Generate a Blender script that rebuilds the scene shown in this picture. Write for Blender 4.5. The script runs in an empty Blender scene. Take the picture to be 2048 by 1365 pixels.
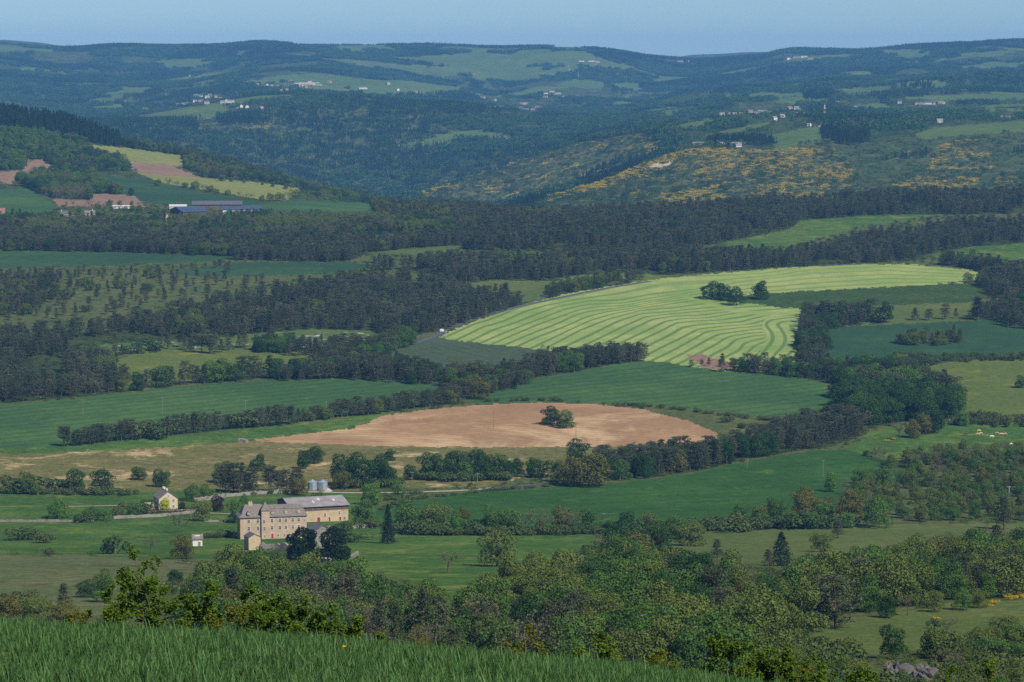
import bpy, math, random
import numpy as np
from mathutils import Vector
C = bpy.context; SC = C.scene; COL = SC.collection
R = math.radians
rng = np.random.default_rng(7); random.seed(7)

# ---------------------------------------------------------------- camera, sky, sun, exposure
F = 5689.0                      # focal length in pixels of the 2048 px wide photograph
CZ = 260.0                      # height of the camera above the datum
PITCH = math.atan((682.5 - 110.0) / F)
SP, CP = math.sin(PITCH), math.cos(PITCH)
cam = bpy.data.cameras.new('camera'); camo = bpy.data.objects.new('camera', cam); COL.objects.link(camo)
cam.sensor_width = 36.0; cam.lens = 36.0 * F / 2048.0; cam.clip_start = 0.5; cam.clip_end = 60000
camo.location = (0, 0, CZ); camo.rotation_euler = (R(90) - PITCH, 0, 0); SC.camera = camo
SUN_EL, SUN_RIGHT = 46.0, 41.0  # sun stands behind the camera, to its right
w = bpy.data.worlds.new('World'); SC.world = w; w.use_nodes = True
nt = w.node_tree; bg = nt.nodes['Background']
sky = nt.nodes.new('ShaderNodeTexSky'); sky.sky_type = 'NISHITA'; sky.sun_disc = False
sky.sun_elevation = R(SUN_EL); sky.sun_rotation = R(180 - SUN_RIGHT)
sky.altitude = 1000; sky.air_density = 1.0; sky.dust_density = 0.3; sky.ozone_density = 2.0
tint = nt.nodes.new('ShaderNodeMix'); tint.data_type = 'RGBA'; tint.blend_type = 'MULTIPLY'; tint.inputs[0].default_value = 1; tint.inputs[7].default_value = (.64, .92, 1.36, 1)
nt.links.new(sky.outputs[0], tint.inputs[6]); nt.links.new(tint.outputs[2], bg.inputs[0]); bg.inputs[1].default_value = 0.057
sl = bpy.data.lights.new('sun', 'SUN'); sl.energy = 5.0; sl.angle = R(0.55); sl.color = (1.0, 0.94, 0.85)
so = bpy.data.objects.new('sun', sl); COL.objects.link(so)
sd = Vector((math.sin(R(SUN_RIGHT)) * math.cos(R(SUN_EL)), -math.cos(R(SUN_RIGHT)) * math.cos(R(SUN_EL)), math.sin(R(SUN_EL))))
so.rotation_euler = sd.to_track_quat('Z', 'Y').to_euler(); so.location = (0, 0, 600)
SC.view_settings.view_transform = 'Standard'; SC.view_settings.look = 'None'
SC.view_settings.exposure = 0.38; SC.view_settings.gamma = 1.0
SC.cycles.max_bounces = 5; SC.cycles.diffuse_bounces = 2; SC.cycles.transmission_bounces = 3
SC.cycles.volume_bounces = 0; SC.cycles.transparent_max_bounces = 4
SC.cycles.use_denoising = False; SC.cycles.denoiser = 'OPENIMAGEDENOISE'; SC.cycles.denoising_prefilter = 'ACCURATE'; SC.cycles.denoising_input_passes = 'RGB_ALBEDO_NORMAL'

# ---------------------------------------------------------------- helpers
def tag(o, label=None, cat=None, group=None, kind=None):
    if label: o['label'] = label
    if cat: o['category'] = cat
    if group: o['group'] = group
    if kind: o['kind'] = kind
    return o
def empty(name, loc, rz=0.0, **k):
    o = bpy.data.objects.new(name, None); COL.objects.link(o); o.location = loc; o.rotation_euler = (0, 0, rz)
    o.empty_display_size = 1; return tag(o, **k)
def fast_mesh(name, V, faces, mats=(), midx=None, smooth=False):
    """V (N,3); faces: list of int arrays (M,k)"""
    me = bpy.data.meshes.new(name)
    V = np.asarray(V, dtype=np.float32)
    loops, starts, tot = [], [], 0
    for fa in faces:
        fa = np.asarray(fa, dtype=np.int32)
        if len(fa) == 0: continue
        n, k = fa.shape
        starts.append(tot + np.arange(n, dtype=np.int32) * k); loops.append(fa.ravel()); tot += n * k
    loops = np.concatenate(loops); starts = np.concatenate(starts)
    me.vertices.add(len(V)); me.vertices.foreach_set('co', V.ravel())
    me.loops.add(len(loops)); me.loops.foreach_set('vertex_index', loops)
    me.polygons.add(len(starts)); me.polygons.foreach_set('loop_start', starts)
    for m in mats: me.materials.append(m)
    if midx is not None: me.polygons.foreach_set('material_index', np.asarray(midx, dtype=np.int32))
    me.update(calc_edges=True)
    me.polygons.foreach_set('use_smooth', np.full(len(starts), bool(smooth)))
    return me
class MB:
    """collects boxes, prisms, polygons and tubes into ONE mesh"""
    def __init__(s): s.v = []; s.f = []
    def poly(s, *pts):
        b = len(s.v); s.v += [tuple(p) for p in pts]; s.f.append(list(range(b, b + len(pts)))); return s
    def box(s, x0, x1, y0, y1, z0, z1):
        b = len(s.v)
        s.v += [(x0, y0, z0), (x1, y0, z0), (x1, y1, z0), (x0, y1, z0), (x0, y0, z1), (x1, y0, z1), (x1, y1, z1), (x0, y1, z1)]
        for q in ((3, 2, 1, 0), (4, 5, 6, 7), (0, 1, 5, 4), (1, 2, 6, 5), (2, 3, 7, 6), (3, 0, 4, 7)): s.f.append([b + i for i in q])
        return s
    def solid(s, top, bot):
        """closed solid between two polygons of the same length"""
        b = len(s.v); n = len(top); s.v += [tuple(p) for p in bot] + [tuple(p) for p in top]
        s.f.append([b + i for i in range(n)][::-1]); s.f.append([b + n + i for i in range(n)])
        for i in range(n): j = (i + 1) % n; s.f.append([b + i, b + j, b + n + j, b + n + i])
        return s
    def slab(s, pts, t):
        return s.solid([(p[0], p[1], p[2] + t) for p in pts], pts)
    def tube(s, pts, rad, n=8, cap=True):
        V, Q = tube(np.array(pts, float), rad, n); b = len(s.v); s.v += [tuple(p) for p in V]
        s.f += [[b + int(i) for i in q] for q in Q]
        if cap: s.f.append([b + i for i in range(n)][::-1]); s.f.append([len(s.v) - n + i for i in range(n)])
        return s
    def build(s, name, mat, parent=None, smooth=False, loc=None):
        me = bpy.data.meshes.new(name); me.from_pydata(s.v, [], s.f); me.materials.append(mat); me.update()
        if smooth: me.polygons.foreach_set('use_smooth', np.ones(len(me.polygons), dtype=bool))
        o = bpy.data.objects.new(name, me); COL.objects.link(o)
        if parent is not None: o.parent = parent
        if loc is not None: o.location = loc
        return o
def tube(P, rad, n=6):
    P = np.asarray(P, float); m = len(P); rad = np.broadcast_to(np.asarray(rad, float), (m,))
    T = np.gradient(P, axis=0); T /= np.linalg.norm(T, axis=1, keepdims=True) + 1e-9
    ref = np.where(np.abs(T[:, 2:3]) > .9, np.array([[1., 0, 0]]), np.array([[0, 0, 1.]]))
    A = np.cross(T, ref); A /= np.linalg.norm(A, axis=1, keepdims=True) + 1e-9; B = np.cross(T, A)
    a = np.arange(n) * 2 * np.pi / n
    V = P[:, None] + rad[:, None, None] * (np.cos(a)[None, :, None] * A[:, None] + np.sin(a)[None, :, None] * B[:, None])
    i = np.arange(m - 1)[:, None] * n; j = np.arange(n)[None]; k = (j + 1) % n
    Q = np.stack([i + j, i + k, i + n + k, i + n + j], -1).reshape(-1, 4)
    return V.reshape(-1, 3), Q
def hash2(ix, iy, seed):
    h = (ix.astype(np.int64) * 374761393 + iy.astype(np.int64) * 668265263 + seed * 974634777) & 0xffffffff
    h = ((h ^ (h >> 13)) * 1274126177) & 0xffffffff
    return ((h ^ (h >> 16)) & 0xffff) / 65535.0
def vnoise(x, y, seed=0):
    ix = np.floor(x); iy = np.floor(y); fx = x - ix; fy = y - iy
    fx = fx * fx * (3 - 2 * fx); fy = fy * fy * (3 - 2 * fy)
    a = hash2(ix, iy, seed); b = hash2(ix + 1, iy, seed); c = hash2(ix, iy + 1, seed); d = hash2(ix + 1, iy + 1, seed)
    return (a * (1 - fx) + b * fx) * (1 - fy) + (c * (1 - fx) + d * fx) * fy
def fbm(x, y, seed=0, o=4):
    s = 0; a = .5; t = 0
    for i in range(o):
        s = s + a * vnoise(x * 2 ** i + 17.3 * i, y * 2 ** i - 9.1 * i, seed + i); t += a; a *= .5
    return s / t
def pchip(xk, yk, x):
    """monotone cubic through knots; yk (K,N) -> (len(x),N)"""
    xk = np.asarray(xk, float); yk = np.asarray(yk, float); one = yk.ndim == 1
    if one: yk = yk[:, None]
    h = np.diff(xk)[:, None]; d = np.diff(yk, axis=0) / h
    m = np.zeros_like(yk); m[0] = d[0]; m[-1] = d[-1]
    w1 = 2 * h[1:] + h[:-1]; w2 = h[1:] + 2 * h[:-1]
    ok = d[1:] * d[:-1] > 0
    with np.errstate(divide='ignore', invalid='ignore'):
        m[1:-1] = np.where(ok, (w1 + w2) / (w1 / np.where(ok, d[:-1], 1) + w2 / np.where(ok, d[1:], 1)), 0)
    x = np.clip(x, xk[0], xk[-1]); k = np.clip(np.searchsorted(xk, x, side='right') - 1, 0, len(xk) - 2)
    H = h[k]; t = ((x - xk[k])[:, None]) / H
    out = (2 * t**3 - 3 * t**2 + 1) * yk[k] + (t**3 - 2 * t**2 + t) * H * m[k] + (-2 * t**3 + 3 * t**2) * yk[k + 1] + (t**3 - t**2) * H * m[k + 1]
    return out[:, 0] if one else out
def inpoly(u, v, P):
    P = np.asarray(P, float); r = np.zeros(u.shape, bool)
    bb = (u >= P[:, 0].min()) & (u <= P[:, 0].max()) & (v >= P[:, 1].min()) & (v <= P[:, 1].max())
    if not bb.any(): return r
    uu, vv = u[bb], v[bb]; c = np.zeros(uu.shape, bool)
    for (x0, y0), (x1, y1) in zip(P, np.roll(P, -1, 0)):
        if y0 == y1: continue
        c ^= ((y0 > vv) != (y1 > vv)) & (uu < (x1 - x0) * (vv - y0) / (y1 - y0) + x0)
    r[bb] = c; return r

# ---------------------------------------------------------------- materials (procedural)
def nodes(name):
    m = bpy.data.materials.new(name); m.use_nodes = True; t = m.node_tree; t.nodes.clear(); return m, t
def N(t, typ, **k):
    n = t.nodes.new(typ)
    for a, b in k.items(): setattr(n, a, b)
    return n
def c4(c): return (c[0], c[1], c[2], 1.0)
def mixc(t, fac, a, b, mode='MIX'):
    n = N(t, 'ShaderNodeMix', data_type='RGBA', blend_type=mode)
    for sock, val in ((n.inputs[0], fac), (n.inputs[6], a), (n.inputs[7], b)):
        if isinstance(val, (int, float)): sock.default_value = val
        elif isinstance(val, tuple): sock.default_value = c4(val)
        else: t.links.new(val, sock)
    return n.outputs[2]
def ramp(t, src, a, b):
    n = N(t, 'ShaderNodeMapRange'); n.interpolation_type = 'SMOOTHSTEP'
    n.inputs[1].default_value = a; n.inputs[2].default_value = b; t.links.new(src, n.inputs[0]); return n.outputs[0]
def noise(t, vec, scale, detail=4, rough=.6, dist=0.0):
    n = N(t, 'ShaderNodeTexNoise'); n.inputs['Scale'].default_value = scale; n.inputs['Detail'].default_value = detail
    n.inputs['Roughness'].default_value = rough; n.inputs['Distortion'].default_value = dist
    if vec is not None: t.links.new(vec, n.inputs['Vector'])
    return n.outputs[0]
def finish(m, t, col, rough=1.0, spec=None, metal=0.0):
    out = N(t, 'ShaderNodeOutputMaterial')
    if spec is None:
        b = N(t, 'ShaderNodeBsdfDiffuse'); s = b.inputs['Color']
    else:
        b = N(t, 'ShaderNodeBsdfPrincipled'); s = b.inputs['Base Color']; b.inputs['Roughness'].default_value = rough
        b.inputs['Specular IOR Level'].default_value = spec; b.inputs['Metallic'].default_value = metal
    if isinstance(col, tuple): s.default_value = c4(col)
    else: t.links.new(col, s)
    t.links.new(b.outputs[0], out.inputs[0]); return m
def ground_mat(name, c1, c2, c3=None, s1=.012, s2=.09, lo=.42, hi=.62, patch=.06, plo=.56, phi=.7, grain=1.1, gain=.45, rows=None, rowcol=None):
    """two blended tones in broad drifts, a third in patches, fine grain, and optional drill lines (angle, spacing)"""
    m, t = nodes(name); g = N(t, 'ShaderNodeNewGeometry'); p = g.outputs['Position']
    col = mixc(t, ramp(t, noise(t, p, s1, 5, .65), lo, hi), c1, c2)
    col = mixc(t, ramp(t, noise(t, p, s2, 4, .7), .35, .7), col, mixc(t, .5, col, (c1[0] * .75, c1[1] * .8, c1[2] * .8)))
    if c3: col = mixc(t, ramp(t, noise(t, p, patch, 5, .72, .6), plo, phi), col, c3)
    if rows:
        for ang, sp, amt in rows:
            mp = N(t, 'ShaderNodeMapping'); mp.inputs['Rotation'].default_value = (0, 0, ang); t.links.new(p, mp.inputs[0])
            wv = N(t, 'ShaderNodeTexWave'); wv.inputs['Scale'].default_value = 6.2832 / sp / 20.0 * 1.0; wv.inputs['Distortion'].default_value = 3.0
            wv.inputs['Detail'].default_value = 2; wv.inputs['Detail Scale'].default_value = .35; t.links.new(mp.outputs[0], wv.inputs[0])
            col = mixc(t, mult(t, ramp(t, wv.outputs[1], .62, .95), amt), col, rowcol or (c1[0] * .6, c1[1] * .65, c1[2] * .65))
    gr = noise(t, p, grain, 3, .8); gr2 = noise(t, p, grain * .22, 3, .8)
    col = mixc(t, 1.0, col, bright(t, gr, 1 - gain, 1 + gain), 'MULTIPLY')
    col = mixc(t, 1.0, col, bright(t, gr2, 1 - gain * .8, 1 + gain * .8), 'MULTIPLY')
    return finish(m, t, col)
def mult(t, a, k):
    n = N(t, 'ShaderNodeMath', operation='MULTIPLY'); t.links.new(a, n.inputs[0]); n.inputs[1].default_value = k; return n.outputs[0]
def bright(t, src, a, b):
    n = N(t, 'ShaderNodeMapRange'); n.inputs[1].default_value = .28; n.inputs[2].default_value = .72
    n.inputs[3].default_value = a; n.inputs[4].default_value = b; t.links.new(src, n.inputs[0]); return n.outputs[0]
def leaf_mat(name, c1, c2, trans=.13, var=.28):
    """leaves: tone drifts from tree to tree (object random) and from leaf to leaf (island random)"""
    m, t = nodes(name); oi = N(t, 'ShaderNodeObjectInfo'); g = N(t, 'ShaderNodeNewGeometry')
    col = mixc(t, oi.outputs['Random'], c1, c2)
    n = N(t, 'ShaderNodeMapRange'); n.inputs[3].default_value = 1 - var; n.inputs[4].default_value = 1 + var
    t.links.new(g.outputs['Random Per Island'], n.inputs[0])
    col = mixc(t, 1.0, col, n.outputs[0], 'MULTIPLY')
    d = N(t, 'ShaderNodeBsdfDiffuse'); tr = N(t, 'ShaderNodeBsdfTranslucent'); mx = N(t, 'ShaderNodeMixShader'); o = N(t, 'ShaderNodeOutputMaterial')
    mx.inputs[0].default_value = trans
    t.links.new(col, d.inputs[0]); t.links.new(mixc(t, 1.0, col, (1.15, 1.25, .6), 'MULTIPLY'), tr.inputs[0])
    t.links.new(d.outputs[0], mx.inputs[1]); t.links.new(tr.outputs[0], mx.inputs[2]); t.links.new(mx.outputs[0], o.inputs[0]); return m
def plain_mat(name, c1, c2=None, scale=.8, rough=.9, spec=.15, metal=0.0, streak=None):
    m, t = nodes(name); tc = N(t, 'ShaderNodeTexCoord'); p = tc.outputs['Object']
    if streak:
        mp = N(t, 'ShaderNodeMapping'); mp.inputs['Scale'].default_value = streak; t.links.new(p, mp.inputs[0]); p = mp.outputs[0]
    col = c1 if c2 is None else mixc(t, ramp(t, noise(t, p, scale, 5, .7), .38, .64), c1, c2)
    return finish(m, t, col, rough, spec, metal)
def stone_mat(name, c1, c2, c3, scale=1.6):
    m, t = nodes(name); tc = N(t, 'ShaderNodeTexCoord'); p = tc.outputs['Object']
    vo = N(t, 'ShaderNodeTexVoronoi'); vo.inputs['Scale'].default_value = scale
    mp = N(t, 'ShaderNodeMapping'); mp.inputs['Scale'].default_value = (1, 1, 1.8); t.links.new(p, mp.inputs[0]); t.links.new(mp.outputs[0], vo.inputs[0])
    sep = N(t, 'ShaderNodeSeparateColor'); t.links.new(vo.outputs['Color'], sep.inputs[0])
    col = mixc(t, sep.outputs[0], c1, c2)
    col = mixc(t, ramp(t, noise(t, p, .35, 5, .7), .45, .7), col, c3)
    col = mixc(t, 1.0, col, bright(t, noise(t, p, 6, 3, .7), .75, 1.2), 'MULTIPLY')
    return finish(m, t, col, .9, .1)

# ---------------------------------------------------------------- terrain: one height field round the viewpoint
def T_of_v(v):                                   # image row -> drop per metre of distance
    t = (682.5 - np.asarray(v, float)) / F; return (SP - t * CP) / (CP + t * SP)
def v_of_T(T): return 682.5 - F * (SP - T * CP) / (CP + T * SP)
UK = np.array([-3000, -600, 0, 130, 250, 340, 430, 520, 600, 700, 800, 900, 1000, 1100, 1200, 1300, 1400, 1500, 1600, 1700, 1850, 2048, 2500, 5000.])
def row(**k):
    us = sorted(int(a[1:]) for a in k); return np.interp(UK, us, [k['u%d' % a] for a in us])
def prof(txt):
    p = [tuple(float(q) for q in a.split(':')) for a in txt.split()]
    return np.interp(UK, [a[0] for a in p], [a[1] for a in p])
EDGE_TXT = '0:1274 300:1289 600:1308 800:1323 1000:1338 1200:1355 1500:1394 2048:1482 2500:1550'
EDGE = prof(EDGE_TXT)
def edge_at(u): return np.interp(u, UK, EDGE)
LAY = [  # (distance, row) from the field at our feet to the skyline
 (2, None), (10, None), (20, None), (38, np.maximum(1400, EDGE + 110)), (54, EDGE + 16), (62, EDGE), (72, EDGE + 16), (90, EDGE + 70), (140, EDGE + 200),
 (300, EDGE * 0 + 1560), (420, EDGE * 0 + 1440), (520, EDGE * 0 + 1365), (620, EDGE * 0 + 1290), (730, EDGE * 0 + 1205), (950, EDGE * 0 + 1130),
 (1150, EDGE * 0 + 1080), (1330, EDGE * 0 + 1000), (1530, EDGE * 0 + 900), (1720, EDGE * 0 + 805), (1825, EDGE * 0 + 760), (1965, EDGE * 0 + 700), (2235, EDGE * 0 + 600),
 (2450, EDGE * 0 + 530), (2800, prof('0:452 2048:450')),
 (3150, prof('0:403 430:404 600:411 800:421 950:424 1100:428 1300:420 1500:405 1700:394 2048:381')),
 (3600, prof('0:325 130:338 250:350 430:362 520:374 600:388 700:406 800:424 950:455 1100:458 1300:445 1500:430 1700:420 2048:408')),
 (4150, prof('-600:205 0:224 130:243 250:284 340:300 430:320 520:345 600:373 700:394 800:412 900:428 1000:424 1100:404 1200:384 1300:372 1500:360 1700:350 2048:350')),
 (4500, prof('-600:225 0:258 250:318 430:352 600:404 800:440 900:462 1000:430 1100:394 1180:368 1300:321 1400:293 1500:289 1600:284 1700:287 1800:277 2048:262')),
 (4900, prof('0:285 250:340 430:368 600:420 800:440 900:432 1000:428 1100:412 1200:386 1300:335 1400:284 1500:266 1700:258 2048:249')),
 (5300, prof('0:292 250:340 430:370 600:420 700:415 800:388 900:359 1000:333 1100:299 1200:273 1300:256 1400:242 1500:236 1700:239 2048:235')),
 (5700, prof('0:282 250:330 430:365 600:405 700:408 800:414 900:395 1000:370 1100:330 1200:300 1300:268 1400:240 1500:229 1700:223 2048:219')),
 (6200, prof('0:252 250:268 430:295 600:328 700:342 800:340 900:322 1000:300 1100:280 1200:259 1300:246 1400:234 1500:222 1700:212 2048:208')),
 (7000, prof('0:245 200:236 250:226 300:214 400:197 500:177 620:173 700:182 850:207 1000:230 1080:239 1200:240 1300:231 1500:210 1700:198 2048:193')),
 (7600, prof('0:240 200:243 400:222 500:205 620:196 700:195 850:222 1000:240 1200:238 1300:222 1500:202 1700:178 2048:175')),
 (8600, prof('0:205 200:214 400:192 500:181 620:176 850:188 1000:208 1200:222 1300:214 1400:198 1500:188 1600:176 1700:160 1850:150 2048:150')),
 (10000, prof('0:150 200:165 400:160 600:148 850:158 1000:175 1150:166 1300:182 1500:164 1700:138 2048:124')),
 (12000, prof('-600:78 0:89 130:98 250:92 340:93 430:91 520:86 600:93 700:95 800:94 900:95 1000:99 1100:97 1200:100 1300:113 1400:121 1500:113 1600:99 1700:102 1850:93 2048:84 2500:80')),
 (13500, prof('0:112 1500:125 2048:105')), (15500, prof('0:86 100:92 200:100 600:112 1300:124 1380:118 1460:110 1540:115 2048:110')), (16600, prof('0:128 2048:128'))]
TL = np.array([T_of_v(v) if v is not None else UK * 0 + {2: .95, 10: .37, 20: .285}[y] for y, v in LAY])
YL = np.array([a[0] for a in LAY], float)
uc = np.concatenate([np.arange(-1500, -250, 50), np.arange(-250, -40, 12), np.arange(-40, 2090, 2.5), np.arange(2090, 2300, 12), np.arange(2300, 3600, 50)])
Sc = (uc - 1024) / F
rows_ = [np.geomspace(2, 36, 22)[:-1], np.linspace(36, 76, 70)[:-1], np.geomspace(76, 500, 60)[:-1], np.geomspace(500, 3200, 880)[:-1],
         np.geomspace(3200, 12600, 470)[:-1], np.geomspace(12600, 16600, 40)]
Yr = np.concatenate(rows_)
TLc = pchip(UK, TL.T, uc).T                      # layers at every column
Tg = pchip(np.log(YL), TLc, np.log(Yr))          # (rows, columns)
X = Sc[None] * Yr[:, None]; YY = np.broadcast_to(Yr[:, None], X.shape)
relief = (fbm(X / 700, YY / 700, 3, 4) - .5) * np.interp(Yr, [0, 3300, 5000, 6500, 9000, 20000], [0, 0, 38, 85, 120, 60])[:, None]
relief *= (1 - .75 * np.exp(-((np.log(Yr) - np.log(12000)) / .06) ** 2))[:, None]
relief += (fbm(X / 160, YY / 160, 8, 3) - .5) * np.interp(Yr, [0, 70, 500, 20000], [0, .1, 2.2, 3.])[:, None]
Zg = CZ - Tg * Yr[:, None] + relief
Tg = (CZ - Zg) / Yr[:, None]
Vg = v_of_T(Tg); Ug = 1024 + F * Sc[None] / (CP + Tg * SP)
runmin = np.minimum.accumulate(Tg, axis=0); VIS = Tg <= runmin + 6 / F
lnY = np.log(Yr)
def ground(u, v, ymin=100.0):
    """the ground seen at pixel (u, v): world point and metres per pixel there"""
    T = float(T_of_v(v)); s = (u - 1024) / F * (CP + T * SP)
    j = int(np.clip(np.searchsorted(Sc, s) - 1, 0, len(Sc) - 2)); fr = (s - Sc[j]) / (Sc[j + 1] - Sc[j])
    col = Tg[:, j] * (1 - fr) + Tg[:, j + 1] * fr
    k0 = int(np.searchsorted(Yr, ymin)); idx = np.nonzero(col[k0:] <= T)[0]
    k = k0 + int(idx[0]) if len(idx) else int(np.argmin(col))
    if k > k0 and len(idx): g = (col[k - 1] - T) / (col[k - 1] - col[k] + 1e-12)
    else: g = 1.0
    Y = Yr[k - 1] + (Yr[k] - Yr[k - 1]) * g
    return Vector((s * Y, Y, height(s * Y, Y))), Y / F
def height(x, y):
    s = x / y; j = int(np.clip(np.searchsorted(Sc, s) - 1, 0, len(Sc) - 2)); fj = (s - Sc[j]) / (Sc[j + 1] - Sc[j])
    i = int(np.clip(np.searchsorted(Yr, y) - 1, 0, len(Yr) - 2)); fi = (y - Yr[i]) / (Yr[i + 1] - Yr[i])
    a = Zg[i, j] * (1 - fj) + Zg[i, j + 1] * fj; b = Zg[i + 1, j] * (1 - fj) + Zg[i + 1, j + 1] * fj
    return float(a * (1 - fi) + b * fi)
def heights(x, y):
    s = x / y; j = np.clip(np.searchsorted(Sc, s) - 1, 0, len(Sc) - 2); fj = (s - Sc[j]) / (Sc[j + 1] - Sc[j])
    i = np.clip(np.searchsorted(Yr, y) - 1, 0, len(Yr) - 2); fi = (y - Yr[i]) / (Yr[i + 1] - Yr[i])
    a = Zg[i, j] * (1 - fj) + Zg[i, j + 1] * fj; b = Zg[i + 1, j] * (1 - fj) + Zg[i + 1, j + 1] * fj
    return a * (1 - fi) + b * fi
def project(x, y, z):
    d = y * CP - (z - CZ) * SP; up = y * SP + (z - CZ) * CP
    return 1024 + F * x / d, 682.5 - F * up / d

# ---------------------------------------------------------------- fields and other ground covers
G = {}
G['wheat'] = ground_mat('wheat_green', (.040, .086, .030), (.062, .116, .034), (.078, .124, .034), .008, .06, plo=.55, phi=.75, rows=[(.9, 14, .4)], gain=.25)
G['wheat_dark'] = ground_mat('wheat_blue_green', (.027, .062, .028), (.040, .080, .032), (.058, .098, .034), .008, .06, plo=.58, phi=.8, rows=[(.2, 16, .12)], gain=.22)
G['wheat_deep'] = ground_mat('wheat_deep_green', (.027, .070, .017), (.040, .092, .022), (.075, .128, .028), .010, .06, plo=.55, phi=.74, rows=[(1.2, 15, .2)], gain=.25)
G['wheat_dull'] = ground_mat('young_crop', (.045, .072, .036), (.058, .078, .044), (.04, .08, .035), .01, .06, rows=[(-.5, 9, .5)], rowcol=(.07, .07, .05), gain=.25)
G['grass'] = ground_mat('meadow_grass', (.044, .092, .020), (.072, .122, .026), (.115, .135, .034), .016, .09, patch=.05, plo=.5, phi=.68, gain=.5)
G['lawn'] = ground_mat('lawn_grass', (.042, .086, .020), (.066, .114, .024), (.110, .130, .028), .02, .1, patch=.04, plo=.52, phi=.7, gain=.45)
G['pasture'] = ground_mat('dry_pasture', (.072, .098, .028), (.094, .112, .036), (.06, .09, .024), .01, .08, gain=.35)
G['olive'] = ground_mat('olive_meadow', (.078, .108, .026), (.098, .122, .03), (.20, .18, .02), .01, .08, patch=.02, plo=.58, phi=.74, gain=.35)
G['moor'] = ground_mat('moorland', (.082, .1, .04), (.105, .112, .048), (.06, .062, .03), .02, .1, patch=.05, plo=.52, phi=.7, gain=.5)
G['bank'] = ground_mat('dry_bank', (.105, .105, .034), (.15, .125, .05), (.34, .25, .13), .03, .12, patch=.022, plo=.53, phi=.66, gain=.55)
G['darkbank'] = ground_mat('dark_green_bank', (.034, .062, .018), (.046, .072, .02), (.10, .09, .04), .03, .1, plo=.64, phi=.74, gain=.5)  # bank grass that is dark green in itself, with drier patches
G['soil'] = ground_mat('ploughed_soil', (.25, .15, .076), (.31, .19, .096), (.43, .30, .16), .012, .05, patch=.008, plo=.47, phi=.66, rows=[(1.25, 7, .35)], rowcol=(.2, .11, .068), gain=.16)
G['redsoil'] = ground_mat('red_soil', (.20, .125, .085), (.235, .15, .10), (.16, .105, .07), .02, .1, rows=[(.3, 9, .5)], gain=.2)
G['scrub'] = ground_mat('scrub_ground', (.062, .08, .026), (.082, .092, .034), (.13, .115, .05), .02, .1, patch=.03, plo=.58, phi=.72, gain=.5)
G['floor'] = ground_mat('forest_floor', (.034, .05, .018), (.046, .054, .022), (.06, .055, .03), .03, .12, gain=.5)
G['daisy'] = ground_mat('flowering_meadow', (.066, .1, .03), (.085, .115, .036), (.42, .42, .36), .02, .1, patch=.05, plo=.56, phi=.64, gain=.4)
G['straw'] = ground_mat('cut_straw', (.17, .18, .05), (.21, .2, .06), (.12, .15, .04), .02, .06, rows=[(1.4, 16, .6)], rowcol=(.1, .13, .035), gain=.25)
G['hill'] = ground_mat('hillside_scrub', (.040, .06, .020), (.058, .068, .026), (.088, .08, .04), .008, .04, patch=.012, plo=.55, phi=.7, grain=.12, gain=.55)
G['heath'] = ground_mat('broom_heath', (.050, .072, .026), (.085, .085, .036), (.27, .20, .018), .02, .07, patch=.03, plo=.54, phi=.66, grain=.3, gain=.5)
G['farpast'] = ground_mat('far_pasture', (.07, .11, .03), (.09, .125, .036), (.055, .09, .026), .004, .02, patch=.006, gain=.25, grain=.2)
G['sand'] = ground_mat('bare_sand', (.42, .32, .22), (.5, .39, .27), (.3, .24, .17), .05, .2, gain=.25)
G['under'] = ground_mat('field_soil', (.03, .06, .018), (.036, .07, .02), None, .3, 2.0, gain=.4, grain=6)
# mown hay: light cut grass with darker windrows following the traced rows
def hay_mat():
    m, t = nodes('mown_hay'); g = N(t, 'ShaderNodeNewGeometry'); p = g.outputs['Position']
    at = N(t, 'ShaderNodeAttribute', attribute_name='rows'); cs = N(t, 'ShaderNodeMath', operation='ADD')
    t.links.new(at.outputs['Fac'], cs.inputs[0])
    nz = N(t, 'ShaderNodeMapRange'); nz.inputs[3].default_value = -.05; nz.inputs[4].default_value = .05
    t.links.new(noise(t, p, .06, 4, .7), nz.inputs[0]); t.links.new(nz.outputs[0], cs.inputs[1])
    sn = N(t, 'ShaderNodeMath', operation='MULTIPLY'); sn.inputs[1].default_value = 2 * math.pi; t.links.new(cs.outputs[0], sn.inputs[0])
    co = N(t, 'ShaderNodeMath', operation='COSINE'); t.links.new(sn.outputs[0], co.inputs[0])
    amt = N(t, 'ShaderNodeAttribute', attribute_name='amount')
    f = N(t, 'ShaderNodeMath', operation='MULTIPLY'); t.links.new(ramp(t, co.outputs[0], .25, .85), f.inputs[0]); t.links.new(amt.outputs['Fac'], f.inputs[1])
    light = mixc(t, ramp(t, noise(t, p, .03, 5, .7), .4, .62), (.18, .24, .068), (.25, .285, .09))
    light = mixc(t, ramp(t, noise(t, p, .011, 3, .6), .52, .7), light, (.15, .22, .055))
    col = mixc(t, f.outputs[0], light, (.085, .145, .046))
    col = mixc(t, 1.0, col, bright(t, noise(t, p, .8, 3, .8), .72, 1.28), 'MULTIPLY')
    return finish(m, t, col)
G['hay'] = hay_mat()
Z1 = lambda *a: [(870 + .2051 * x, 510 + .2051 * y) for x, y in a]
Z2 = lambda *a: [(1240 + .2051 * x, 510 + .2051 * y) for x, y in a]
Z3 = lambda *a: [(1628 + .2051 * x, 500 + .2051 * y) for x, y in a]
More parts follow.
